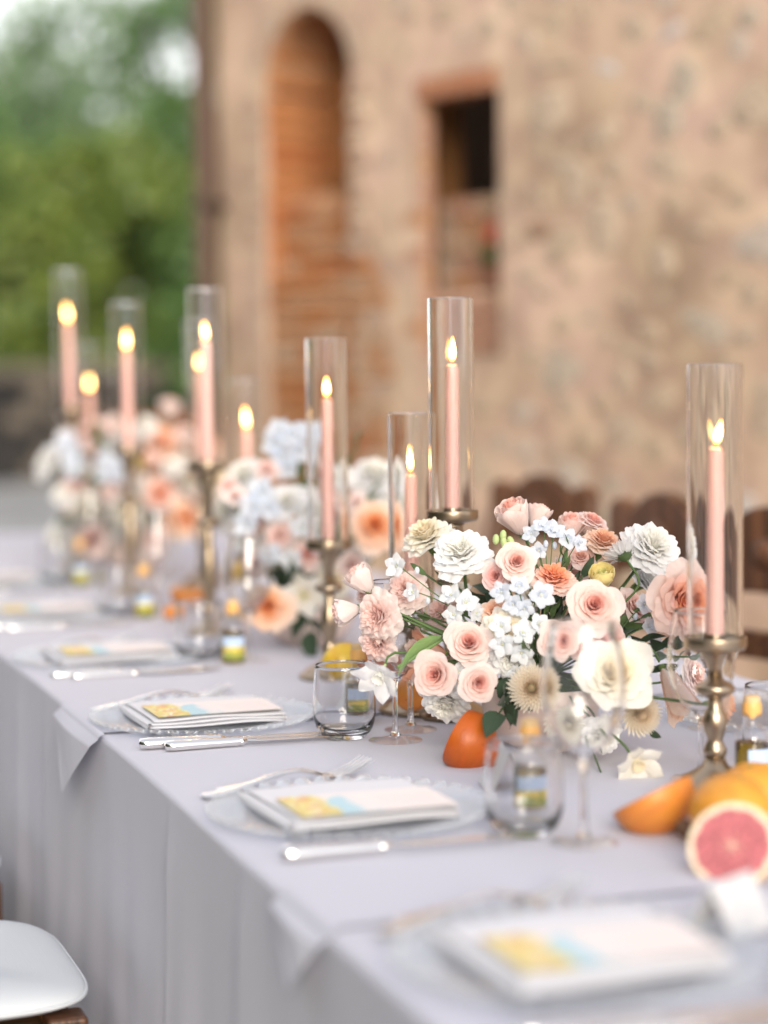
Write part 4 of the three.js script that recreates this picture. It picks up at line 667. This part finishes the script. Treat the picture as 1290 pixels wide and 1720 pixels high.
// a leafy sprig: stem and leaves in pairs
function sprig(mat, a, b, n, len, wid, label, o = {}) {
  const t = thing(o.name ?? 'foliage_sprig', label, o.cat ?? 'foliage', a.toArray(), o.group), e = b.clone().sub(a), m = e.clone().multiplyScalar(0.5).add(V(0, o.arch ?? 0.012, 0)), cv = new THREE.CatmullRomCurve3([V(0, 0, 0), m, e]);
  part('stem', new THREE.TubeGeometry(cv, 12, o.thick ?? 0.0014, 6), mat === G.grey ? G.stem : G.darkstem, t);
  const lf = leafShape(len, wid, { bend: 0.5, fold: 0.3, tip: o.tip ?? 1, wave: 0.06, nu: 8, nv: 4 });
  for (let k = 0; k < n; k++) { const f = lerp(o.from ?? 0.35, 1, (k + 1) / n), q = part('leaf', lf, mat, t); q.position.copy(cv.getPoint(f)); const tg = cv.getTangent(f), qq = new THREE.Quaternion().setFromUnitVectors(UPV, tg); q.quaternion.copy(qq); q.rotateY(k * 2.4 + R(-0.4, 0.4)); q.rotateX(k === n - 1 ? 0.1 : R(0.5, 1.1)); q.scale.setScalar(R(0.75, 1.15)); }
  return t;
}
function bowl(label, px, d, r = 0.082, h = 0.088) {
  const f = at(px, 605 + 1944 / d, d), t = thing('flower_bowl', label, 'bowl', [f.x, Y - 0.001, f.z]);
  part('body', lathe([[0.0001, 0.004], [0.046, 0.004], [0.060, 0.010], [r * 0.90, 0.026], [r * 0.99, 0.044], [r * 1.01, 0.060], [r * 0.99, h], [r * 0.955, h], [r * 0.96, 0.060], [r * 0.93, 0.044], [r * 0.82, 0.026], [0.05, 0.012], [0.0001, 0.010]], 56), M.bowl, t);
  part('foot', lathe([[0.040, 0.0003], [0.044, 0.0003], [0.046, 0.005], [0.040, 0.006]], 40), M.bowl, t);
  part('flower_foam', new THREE.SphereGeometry(r * 0.9, 24, 12, 0, 6.2832, 0, Math.PI / 2).scale(1, 0.5, 1).translate(0, h - 0.02, 0), std([0.04, 0.06, 0.03], 0.95), t);
  return V(f.x, Y + h + 0.012, f.z);
}

// main bouquet, in focus
{
  const B = bowl('round pale blush bowl holding the main bouquet', 912, 2.935), g = undefined;
  const F = (k, p, x, y, d, r, dir, l, o) => flower(k, p, x, y, d, r, dir, l, B, g, o);
  // left side
  F('bud', 'pale', 609, 976, 2.93, 31, [-0.55, 0.75, 0.1], 'pale pink rose bud leaning left, topmost at the far left of the main bouquet', { reach: 0.6 });
  F('bud', 'pale', 583, 1026, 2.93, 29, [-0.95, -0.12, 0.2], 'pale pink bloom seen from its green back, leftmost tip of the main bouquet', { reach: 0.6 });
  F('bud', 'pale', 619, 1004, 2.97, 22, [-0.5, 0.3, 0.3], 'small pale pink bud tucked between the two leftmost blooms');
  F('carnation', 'pale', 636, 1034, 2.90, 40, [-0.6, 0.15, 0.75], 'pale pink carnation with a big green calyx at the left of the main bouquet');
  F('carnation', 'pale', 682, 992, 2.95, 36, [-0.3, 0.5, 0.75], 'pale pink carnation below the white five petal blossom at left');
  F('carnation', 'pale', 634, 1080, 2.92, 34, [-0.5, -0.3, 0.8], 'pale pink carnation hanging lowest at the left of the main bouquet');
  F('carnation', 'cream', 716, 899, 2.98, 40, [-0.35, 0.70, 0.35], 'cream carnation above the white frilled flower at the upper left');
  F('carnation', 'white', 775, 928, 2.90, 47, [-0.12, 0.72, 0.62], 'large frilled white carnation at the top left of the main bouquet', { thick: 0.0024 });
  // top
  F('bud', 'blush', 868, 871, 2.95, 38, [-0.35, 0.85, 0.25], 'pink rose bud standing highest in the main bouquet', { reach: 1.2 });
  F('bud', 'blush', 903, 868, 3.0, 26, [0.3, 0.85, -0.1], 'pink bud just right of the highest rose');
  F('rose', 'blush', 867, 945, 2.86, 37, [0.05, 0.32, 0.9], 'pink spray rose with a deep heart under the highest bud');
  F('rose', 'pink', 833, 968, 2.88, 28, [-0.3, 0.15, 0.9], 'smaller pink spray rose at the left of the one with the deep heart');
  F('carnation', 'coral', 930, 972, 2.90, 36, [0.1, 0.75, 0.5], 'coral ruffled bloom in the upper middle of the main bouquet');
  F('bud', 'blush', 958, 888, 2.99, 30, [0.1, 0.8, 0.3], 'pink bud beside the pale blue blossoms at the top');
  F('cup', 'blush', 991, 884, 3.0, 32, [0.35, 0.8, 0.3], 'pink bud at the top, right of the pale blue blossoms');
  F('carnation', 'peach', 1012, 910, 2.97, 32, [0.2, 0.75, 0.4], 'peach carnation at the top right next to the white daisy');
  F('daisy', 'white', 1047, 930, 2.93, 38, [-0.35, 0.75, -0.55], 'white daisy seen from its dark green back at the top right', { reach: 1.2 });
  F('carnation', 'white', 1094, 921, 2.95, 50, [0.35, 0.62, 0.62], 'large round white carnation at the top right of the main bouquet', { thick: 0.0024, reach: 1.0 });
  F('carnation', 'white', 1088, 972, 3.04, 34, [0.5, 0.4, 0.2], 'white carnation half hidden below the large round white one');
  F('ranunculus', 'yellow', 1013, 972, 2.90, 36, [-0.15, 0.72, 0.5], 'yellow ranunculus bud amid the main bouquet', {});
  F('cup', 'dusty', 975, 940, 2.98, 28, [0, 0.6, 0.6], 'dusty pink rose behind the yellow bud');
  // middle
  F('rose', 'blush', 998, 1018, 2.82, 50, [0.0, 0.28, 0.95], 'large blush rose facing the viewer in the middle right of the main bouquet');
  F('rose', 'blush', 936, 1076, 2.80, 38, [-0.1, 0.18, 0.95], 'blush spray rose left of the cream rose, above the glass');
  F('rose', 'pink', 978, 1088, 2.84, 30, [0.0, 0.35, 0.9], 'small pink rose wedged above the cream rose');
  F('rose', 'pink', 1023, 1076, 2.86, 32, [0.25, 0.45, 0.85], 'deeper pink rose partly hidden above the cream rose');
  F('garden', 'coral', 1144, 1010, 2.84, 64, [0.42, 0.12, 0.9], 'large peach garden rose with orange heart behind the near candle', { thick: 0.0026 });
  F('cup', 'cream', 1032, 1135, 2.76, 68, [0.05, 0.38, 0.92], 'large creamy white rose behind the bowl of the wine glass', { thick: 0.0026 });
  F('cup', 'dusty', 1062, 1026, 2.93, 38, [0.5, 0.5, 0.5], 'dusty pink tulip shaped bloom left of the garden rose');
  F('mum', 'buff', 893, 1157, 2.79, 46, [-0.12, 0.25, 0.95], 'buff chrysanthemum with a green centre left of the wine glass');
  F('mum', 'buff', 1075, 1200, 2.79, 42, [0.35, -0.1, 0.9], 'buff chrysanthemum below the creamy rose at right');
  F('mum', 'cream', 948, 1215, 2.80, 40, [-0.05, -0.15, 0.98], 'cream chrysanthemum low behind the wine glass stem');
  F('carnation', 'white', 1010, 1235, 2.80, 34, [0.05, -0.35, 0.9], 'white carnation hanging low behind the wine glass');
  // lower left
  F('rose', 'blush', 788, 1082, 2.84, 42, [-0.05, 0.42, 0.88], 'blush spray rose above its two neighbours at lower left');
  F('rose', 'blush', 818, 1064, 2.90, 32, [0.3, 0.5, 0.7], 'blush rose seen from its side, right behind the upper one at lower left');
  F('rose', 'blush', 733, 1134, 2.83, 41, [-0.32, 0.15, 0.92], 'blush spray rose at lower left, nearest to the hanging white flower');
  F('rose', 'blush', 803, 1147, 2.80, 36, [0.12, 0.12, 0.97], 'blush spray rose just above the orange half');
  F('carnation', 'white', 750, 1180, 2.86, 42, [-0.3, -0.55, 0.75], 'white frilled bloom hanging beside the orange half');
  F('tulip', 'coral', 722, 1088, 2.96, 44, [-0.7, 0.3, 0.3], 'peach tulip behind the long green leaf');
  F('tulip', 'coral', 705, 1124, 2.98, 36, [-0.8, -0.15, 0.2], 'coral pink tulip low behind the hanging white flower');
  F('narcissus', 'white', 637, 1136, 2.83, 46, [-0.35, -0.55, 0.75], 'white six petal flower hanging over the wine glass at left', { reach: 0.6 });
  F('carnation', 'cream', 850, 1060, 2.85, 40, [-0.1, 0.3, 0.9], 'white frilled bloom in the heart of the main bouquet');
  F('carnation', 'white', 858, 1105, 2.84, 36, [0.0, 0.0, 1], 'white frilled bloom above the dark leaves');
  F('carnation', 'peach', 832, 1030, 2.88, 26, [-0.1, 0.6, 0.7], 'small peach carnation in the heart of the main bouquet');
  F('carnation', 'pale', 745, 1030, 3.02, 34, [-0.4, 0.5, 0.4], 'pale pink carnation deep behind the thin green stems at left');
  F('cup', 'cream', 765, 1000, 3.04, 32, [-0.3, 0.8, 0.2], 'cream rose deep behind the thin green stems');
  // right side low
  F('tulip', 'peach', 1134, 1160, 2.82, 62, [0.42, -0.80, 0.35], 'peach tulip drooping at the lower right of the main bouquet', { reach: 0.4 });
  F('carnation', 'peach', 1213, 1186, 2.76, 32, [0.9, -0.15, -0.2], 'peach carnation pointing right behind the near candlestick', { reach: 1.2, thick: 0.002 });
  F('narcissus', 'cream', 1070, 1283, 2.72, 46, [0.3, -0.45, 0.85], 'cream narcissus hanging lowest at the right, over the table', { reach: 0.4 });
  F('carnation', 'pale', 1162, 1134, 2.96, 32, [0.6, 0.2, 0.4], 'pale pink bloom behind the stem of the near candlestick');
  F('carnation', 'pale', 960, 960, 3.08, 44, [0, 0.8, 0.2], 'pale pink carnation at the back of the main bouquet');
  F('cup', 'cream', 900, 1010, 2.98, 40, [0, 0.7, 0.5], 'cream rose deep in the middle of the main bouquet');
  // small open blossoms on thin branches
  spike('whiteblue', [[667, 951, 21, [-0.55, 0.25, 0.8]], [694, 994, 17, [-0.5, 0.1, 0.7]], [742, 942, 16, [0.2, 0.6, 0.6]]], 2.9, B, 'white blossoms on thin arching branches at the upper left of the main bouquet', { leaves: 9, buds: 3 });
  spike('whiteblue', [[782, 1012, 21, [0.1, 0.4, 0.9]], [758, 1000, 20, [-0.4, 0.5, 0.7]], [762, 1032, 18, [-0.2, -0.1, 0.9]], [800, 1030, 16, [0.4, 0.1, 0.8]]], 2.88, B, 'white and blue delphinium below the large frilled white carnation', { leaves: 7 });
  spike('blue', [[843, 995, 19, [-0.4, 0.2, 0.9]], [872, 985, 18, [0, 0.5, 0.8]], [908, 1000, 24, [0.35, 0.2, 0.85]], [880, 1022, 18, [0, -0.1, 1]], [862, 1015, 18, [-0.2, 0.1, 0.9]]], 2.83, B, 'pale blue delphinium in the middle of the main bouquet', { leaves: 8 });
  spike('whiteblue', [[845, 1082, 22, [-0.3, 0, 0.9]], [878, 1062, 22, [0.2, 0.2, 0.9]], [875, 1096, 20, [0.1, -0.2, 0.95]], [842, 1052, 20, [-0.2, 0.4, 0.85]], [905, 1048, 18, [0.3, 0.3, 0.8]], [868, 1130, 18, [0, -0.3, 0.9]]], 2.81, B, 'white delphinium cluster left of the blush roses', { leaves: 10 });
  spike('blue', [[930, 893, 19, [0.1, 0.6, 0.8]], [952, 906, 19, [0.3, 0.3, 0.9]], [912, 884, 17, [-0.2, 0.7, 0.6]], [893, 897, 16, [-0.4, 0.3, 0.8]], [972, 914, 15, [0.5, 0.2, 0.8]], [905, 925, 15, [-0.1, 0.1, 1]]], 2.9, B, 'pale blue delphinium at the top of the main bouquet', { leaves: 14, buds: 3 });
  spike('blue', [[1082, 1015, 18, [0.3, 0.3, 0.9]], [1100, 1085, 19, [0.4, 0, 0.9]], [1090, 1052, 16, [0.4, 0.2, 0.9]]], 2.88, B, 'pale blue delphinium left of the peach garden rose', { leaves: 8 });
  spike('whiteblue', [[780, 1165, 18, [-0.2, -0.3, 0.9]], [770, 1128, 16, [0, 0, 1]]], 2.84, B, 'small white blossoms between the blush spray roses at lower left', { leaves: 4 });
  // leaves
  const P = (x, y, d) => at(x, y, d);
  sprig(G.tulip, P(757, 1067, 2.87), P(742, 1071, 2.86), 1, 0.088, 0.0125, 'long light green tulip leaf pointing left in the main bouquet', { name: 'tulip_leaf', cat: 'leaf', arch: 0.002, thick: 0.002 }).children.slice(1).forEach((l) => { l.scale.setScalar(1); l.quaternion.setFromUnitVectors(UPV, dirW(-0.93, -0.34, 0.15)); l.rotateY(2.35); part('stalk', tube([P(742, 1074, 2.87), P(715, 1092, 2.86), P(668, 1121, 2.84)].map((q) => q.sub(P(757, 1067, 2.87))), 0.0026, 10, 8), G.tulip, l.parent); });
  const dk = (a, b, n, len, w, l, o) => sprig(G.dark, a, b, n, len, w, l, o);
  dk(B.clone(), P(838, 1198, 2.79), 2, 0.046, 0.015, 'dark glossy leaf pointing left above the orange half', { from: 0.8 });
  dk(B.clone(), P(852, 1160, 2.80), 5, 0.042, 0.013, 'dark green leaves left of the buff chrysanthemum');
  dk(B.clone(), P(868, 1185, 2.80), 5, 0.040, 0.012, 'dark green leaves over the edge of the bowl');
  dk(B.clone(), P(985, 955, 2.95), 7, 0.030, 0.006, 'narrow green leaves near the yellow bud');
  dk(B.clone(), P(1112, 1080, 2.86), 7, 0.040, 0.009, 'dark leaves under the peach garden rose');
  dk(B.clone(), P(1100, 1120, 2.84), 7, 0.034, 0.006, 'dark narrow leaves right of the creamy rose');
  dk(B.clone(), P(1015, 1312, 2.75), 3, 0.026, 0.006, 'thin dark leaves hanging over the table below the wine glass', { arch: 0.03 });
  dk(B.clone(), P(1090, 1225, 2.80), 4, 0.026, 0.005, 'thin dark leaves hanging beside the drooping tulip', { arch: 0.03 });
  sprig(G.mid, B.clone(), P(700, 1030, 2.95), 6, 0.026, 0.005, 'green stem with small leaves at the left of the main bouquet');
  sprig(G.mid, B.clone(), P(715, 965, 2.93), 5, 0.026, 0.004, 'thin branch with narrow curved leaves at upper left');
  sprig(G.mid, B.clone(), P(950, 925, 2.9), 12, 0.026, 0.0042, 'bright narrow leaves below the blue blossoms at the top');
  sprig(G.mid, B.clone(), P(1075, 1040, 2.9), 8, 0.034, 0.006, 'green leaves between the blush rose and the garden rose');
  sprig(G.mid, B.clone(), P(888, 1035, 2.86), 8, 0.030, 0.0045, 'narrow green leaves in the middle of the main bouquet');
  sprig(G.mid, B.clone(), P(885, 1090, 2.81), 6, 0.036, 0.0042, 'spidery green leaves beside the white delphinium cluster');
  sprig(G.grey, B.clone(), P(1155, 1103, 2.86), 9, 0.018, 0.0065, 'grey green eucalyptus sprig below the garden rose', { name: 'eucalyptus_sprig' });
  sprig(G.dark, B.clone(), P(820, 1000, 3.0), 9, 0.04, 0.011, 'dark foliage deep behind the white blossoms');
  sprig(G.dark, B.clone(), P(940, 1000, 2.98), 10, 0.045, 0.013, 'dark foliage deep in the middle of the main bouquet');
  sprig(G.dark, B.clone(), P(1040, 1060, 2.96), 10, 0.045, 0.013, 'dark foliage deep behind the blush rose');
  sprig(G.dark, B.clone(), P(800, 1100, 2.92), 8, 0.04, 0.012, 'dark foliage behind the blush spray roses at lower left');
  { // green seed buds
    const t = thing('bud_cluster', 'cluster of plump green buds at the top left of the pink roses', 'flower buds', B.toArray()), k = P(846, 914, 2.88).sub(B);
    part('stem', tube([V(0, 0, 0), k.clone().multiplyScalar(0.6), k], 0.0013, 10, 6), G.stem, t);
    for (const [x, y] of [[833, 906], [845, 899], [846, 910], [858, 909], [848, 917]]) { const p = P(x, y, 2.87).sub(B); const m = part('flower_bud', new THREE.SphereGeometry(0.0058, 12, 8).scale(0.8, 1.25, 0.8), G.bud, t); m.position.copy(p); m.rotation.z = R(-0.6, 0.6); }
  }
}
// second bouquet, out of focus
{
  const B = bowl('pale bowl under the second bouquet, behind a wine glass', 520, 4.02, 0.085, 0.09);
  const F = (k, p, x, y, d, r, dir, l, o) => flower(k, p, x, y, d, r * 0.88, dir, l, B, undefined, o), w = 'of the second bouquet';
  F('garden', 'apricot', 628, 886, 3.86, 52, [0.1, 0.35, 0.92], `large apricot rose with orange heart at the right ${w}`, { spin: 0 });
  F('garden', 'apricot', 452, 1020, 3.82, 48, [-0.1, 0.1, 0.98], `apricot rose hanging low at the left ${w}`);
  F('narcissus', 'cream', 510, 1000, 3.85, 44, [0.05, 0.1, 0.98], `cream narcissus with yellow centre beside the low apricot rose ${w}`);
  F('cup', 'white', 483, 850, 3.92, 46, [-0.1, 0.6, 0.7], `large round white rose in the upper middle ${w}`);
  F('carnation', 'white', 630, 800, 4.05, 48, [0.1, 0.75, 0.4], `large white bloom behind the left of centre candle, top right ${w}`);
  F('carnation', 'white', 410, 800, 4.1, 40, [-0.3, 0.6, 0.6], `white carnation at the top left ${w}`);
  F('carnation', 'white', 660, 850, 4.05, 42, [0.4, 0.3, 0.6], `white bloom right of the large apricot rose ${w}`);
  F('rose', 'blush', 516, 932, 3.88, 32, [0.1, 0.2, 0.95], `pink rose left of the brass stem ${w}`);
  F('rose', 'blush', 432, 880, 3.95, 32, [-0.3, 0.2, 0.9], `pink rose at the left ${w}`);
  F('carnation', 'pale', 545, 830, 3.98, 34, [0, 0.6, 0.7], `pale pink carnation behind the candle ${w}`);
  F('carnation', 'peach', 680, 920, 4.0, 36, [0.6, 0.1, 0.7], `peach carnation at the far right ${w}`);
  F('carnation', 'cream', 560, 975, 3.92, 34, [0.1, 0, 0.95], `cream bloom behind the brass stem ${w}`);
  F('rose', 'pale', 430, 945, 3.95, 34, [-0.5, 0, 0.8], `pale pink rose above the low apricot rose ${w}`);
  F('carnation', 'pale', 470, 900, 3.9, 30, [-0.2, 0.3, 0.9], `pale pink carnation under the round white rose ${w}`);
  F('rose', 'pale', 590, 950, 3.92, 32, [0.3, 0, 0.9], `pale pink rose under the large apricot rose ${w}`);
  F('carnation', 'white', 380, 860, 4.2, 36, [-0.5, 0.3, 0.6], `white carnation at the far left ${w}`);
  F('mum', 'cream', 545, 885, 3.9, 34, [0, 0.2, 0.95], `cream chrysanthemum in the middle ${w}`);
  spike('blue', [[468, 722, 20, [-0.2, 0.5, 0.8]], [490, 732, 24, [0.1, 0.4, 0.9]], [518, 728, 22, [0.4, 0.4, 0.8]], [476, 765, 24, [0, 0.1, 1]], [502, 758, 22, [0.3, 0, 0.9]], [462, 745, 22, [-0.4, 0.1, 0.9]], [482, 786, 20, [0, -0.2, 1]]], 3.95, B, `tall pale blue delphinium standing highest ${w}`);
  spike('blue', [[440, 828, 26, [-0.2, 0.3, 0.9]], [425, 850, 24, [-0.4, 0, 0.9]], [452, 852, 22, [0, 0, 1]], [415, 880, 22, [-0.4, -0.2, 0.9]], [455, 930, 20, [0, 0, 1]]], 3.88, B, `pale blue delphinium left of the round white rose ${w}`);
  spike('whiteblue', [[540, 915, 20, [0, 0.2, 1]], [505, 885, 20, [0, 0.2, 1]], [490, 940, 20, [-0.2, 0, 1]]], 3.86, B, `white delphinium in the lower middle ${w}`);
  sprig(G.mid, B.clone(), at(598, 745, 4.0), 8, 0.03, 0.006, `upright green bud sprig right of the candle ${w}`);
  sprig(G.dark, B.clone(), at(500, 955, 3.86), 7, 0.05, 0.014, `dark leaves left of the brass stem ${w}`);
  sprig(G.dark, B.clone(), at(520, 1062, 3.86), 5, 0.06, 0.016, `large green leaf hanging to the table ${w}`, { arch: 0.03 });
  sprig(G.dark, B.clone(), at(470, 975, 3.9), 8, 0.05, 0.014, `dark leaves above the low apricot rose ${w}`);
  sprig(G.mid, B.clone(), at(620, 830, 3.98), 8, 0.04, 0.008, `green leaves over the large apricot rose ${w}`);
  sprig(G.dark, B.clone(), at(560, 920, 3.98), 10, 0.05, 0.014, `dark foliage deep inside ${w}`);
  sprig(G.mid, B.clone(), at(505, 800, 3.98), 9, 0.04, 0.009, `green leaves under the tall delphinium ${w}`);
  for (const [x, y, k, p, which] of [[395, 835, 'rose', 'pale', 'pale rose left of the pale blue delphinium'], [448, 790, 'carnation', 'pale', 'pale pink carnation below the tall delphinium, left'], [530, 795, 'rose', 'blush', 'blush rose under the tall delphinium, right'], [575, 800, 'carnation', 'white', 'white carnation beside the candle, upper right'], [600, 845, 'rose', 'pale', 'pale rose over the large apricot rose'], [470, 880, 'rose', 'pale', 'pale rose just under the round white rose'], [405, 905, 'carnation', 'white', 'white carnation at the left edge, lower'], [520, 855, 'carnation', 'white', 'white carnation right of the round white rose'], [570, 860, 'rose', 'blush', 'blush rose left of the large apricot rose'], [440, 905, 'carnation', 'white', 'white carnation between the two left pink roses'], [655, 905, 'rose', 'pale', 'pale rose at the right of the large apricot rose'], [475, 955, 'carnation', 'cream', 'cream carnation above the cream narcissus'], [535, 950, 'rose', 'pale', 'pale rose left of the brass stem, lower'], [610, 925, 'carnation', 'white', 'white carnation below the large apricot rose'], [385, 820, 'rose', 'blush', 'blush rose by the white carnation, top left'], [545, 775, 'rose', 'pale', 'pale rose highest beside the candle']])
    flower(k, p, x, y, R(3.9, 4.05), 20, [R(-0.4, 0.4), R(0.1, 0.6), 0.85], `small ${which}, second bouquet`, B, 'small filler blooms of the second bouquet');
}
// third bouquet, far
{
  const B = bowl('blush bowl under the farthest bouquet', 232, 5.42, 0.09, 0.09);
  const F = (k, p, x, y, d, r, dir, l, o) => flower(k, p, x, y, d, r * 0.88, dir, l, B, undefined, o), w = 'of the farthest bouquet';
  F('cup', 'white', 84, 778, 5.2, 36, [-0.6, 0.4, 0.6], `white rose at the left tip ${w}`);
  F('carnation', 'white', 215, 738, 5.35, 38, [0, 0.75, 0.5], `white carnation on top ${w}`);
  F('carnation', 'pale', 160, 728, 5.4, 38, [-0.2, 0.7, 0.5], `pale pink carnation left of the top white one ${w}`);
  F('bud', 'pale', 120, 700, 5.45, 30, [-0.3, 0.9, 0.2], `pale pink bud standing highest at left ${w}`);
  F('bud', 'pale', 285, 690, 5.5, 26, [0.2, 0.9, 0.2], `pale pink bud standing highest at right ${w}`);
  F('carnation', 'peach', 270, 745, 5.35, 40, [0.2, 0.6, 0.7], `peach carnation at the upper right ${w}`);
  F('cup', 'cream', 318, 800, 5.25, 42, [0.4, 0.4, 0.8], `cream rose at the right ${w}`);
  F('rose', 'coral', 268, 830, 5.2, 36, [0.1, 0.2, 0.95], `coral pink rose in the middle right ${w}`);
  F('garden', 'apricot', 310, 870, 5.2, 36, [0.25, 0.1, 0.95], `orange apricot rose at the lower right ${w}`);
  F('cup', 'cream', 150, 855, 5.2, 38, [-0.2, 0.2, 0.95], `cream rose at the lower left ${w}`);
  F('rose', 'blush', 156, 906, 5.15, 36, [-0.1, 0, 1], `pink rose hanging lowest at left ${w}`);
  F('carnation', 'white', 100, 905, 5.3, 32, [-0.6, -0.1, 0.8], `white bloom low at the far left ${w}`);
  F('carnation', 'pale', 205, 800, 5.25, 34, [0, 0.3, 0.95], `pale pink carnation in the middle ${w}`);
  F('carnation', 'pale', 130, 808, 5.25, 32, [-0.4, 0.2, 0.9], `pale pink carnation at the left ${w}`);
  F('carnation', 'peach', 345, 750, 5.5, 36, [0.5, 0.6, 0.5], `peach carnation at the right tip ${w}`);
  F('ranunculus', 'yellow', 233, 780, 5.15, 24, [0.05, 0.4, 0.9], `bright yellow ranunculus in the middle ${w}`);
  F('mum', 'cream', 215, 860, 5.2, 36, [0, 0, 1], `cream chrysanthemum low in the middle ${w}`);
  F('carnation', 'cream', 360, 805, 5.4, 36, [0.6, 0.2, 0.7], `cream bloom low at the right tip ${w}`);
  F('rose', 'pale', 250, 905, 5.2, 30, [0.1, -0.1, 1], `pale rose over the edge of the bowl ${w}`);
  spike('blue', [[185, 772, 22, [0, 0.3, 1]], [198, 790, 22, [0.2, 0, 1]], [178, 792, 20, [-0.2, 0, 1]]], 5.15, B, `blue delphinium left of the yellow ranunculus ${w}`);
  spike('blue', [[122, 762, 22, [-0.3, 0.3, 0.9]], [128, 785, 22, [-0.2, 0, 1]], [112, 740, 20, [-0.3, 0.5, 0.8]]], 5.2, B, `blue delphinium right of the left tip ${w}`);
  for (const [x, y, k, p, which] of [[110, 735, 'rose', 'pale', 'pale rose above the left blue delphinium'], [190, 715, 'rose', 'pale', 'pale rose between the two top carnations'], [245, 715, 'carnation', 'white', 'white carnation at the top, right of centre'], [310, 730, 'rose', 'pale', 'pale rose at the top right'], [250, 770, 'rose', 'blush', 'blush rose right of the yellow ranunculus'], [290, 785, 'carnation', 'white', 'white carnation beside the cream rose, right'], [105, 830, 'carnation', 'white', 'white carnation under the left white rose'], [180, 830, 'rose', 'pale', 'pale rose left of centre'], [240, 815, 'carnation', 'white', 'white carnation under the yellow ranunculus'], [290, 835, 'rose', 'pale', 'pale rose beside the coral pink rose'], [120, 868, 'rose', 'blush', 'blush rose above the low white bloom, left'], [190, 890, 'carnation', 'white', 'white carnation low between cream and pale roses'], [280, 900, 'rose', 'pale', 'pale rose below the orange apricot rose'], [340, 840, 'carnation', 'pale', 'pale pink carnation under the cream rose, right'], [335, 785, 'rose', 'blush', 'blush rose at the right, above the cream bloom']])
    flower(k, p, x, y, R(5.15, 5.35), 18, [R(-0.4, 0.4), R(0.1, 0.6), 0.85], `small ${which}, farthest bouquet`, B, 'small filler blooms of the farthest bouquet');
  sprig(G.mid, B.clone(), at(145, 800, 5.15), 7, 0.05, 0.014, `bright green leaves at the left ${w}`);
  sprig(G.mid, B.clone(), at(168, 735, 5.2), 6, 0.05, 0.012, `green leaves on top ${w}`);
  sprig(G.dark, B.clone(), at(125, 872, 5.2), 7, 0.06, 0.018, `dark leaves at the lower left ${w}`);
  sprig(G.dark, B.clone(), at(255, 870, 5.2), 8, 0.06, 0.018, `dark leaves in the lower middle ${w}`);
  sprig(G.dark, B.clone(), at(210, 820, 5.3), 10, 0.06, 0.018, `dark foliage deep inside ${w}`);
}

// ------------------------------------------------------------------ render
const renderer = new THREE.WebGLRenderer({ antialias: true });
renderer.setSize(768, 1024);
renderer.toneMapping = THREE.LinearToneMapping;
renderer.toneMappingExposure = EXPOSURE;
renderer.outputColorSpace = THREE.SRGBColorSpace;
renderer.shadowMap.enabled = true;
renderer.render(scene, camera);
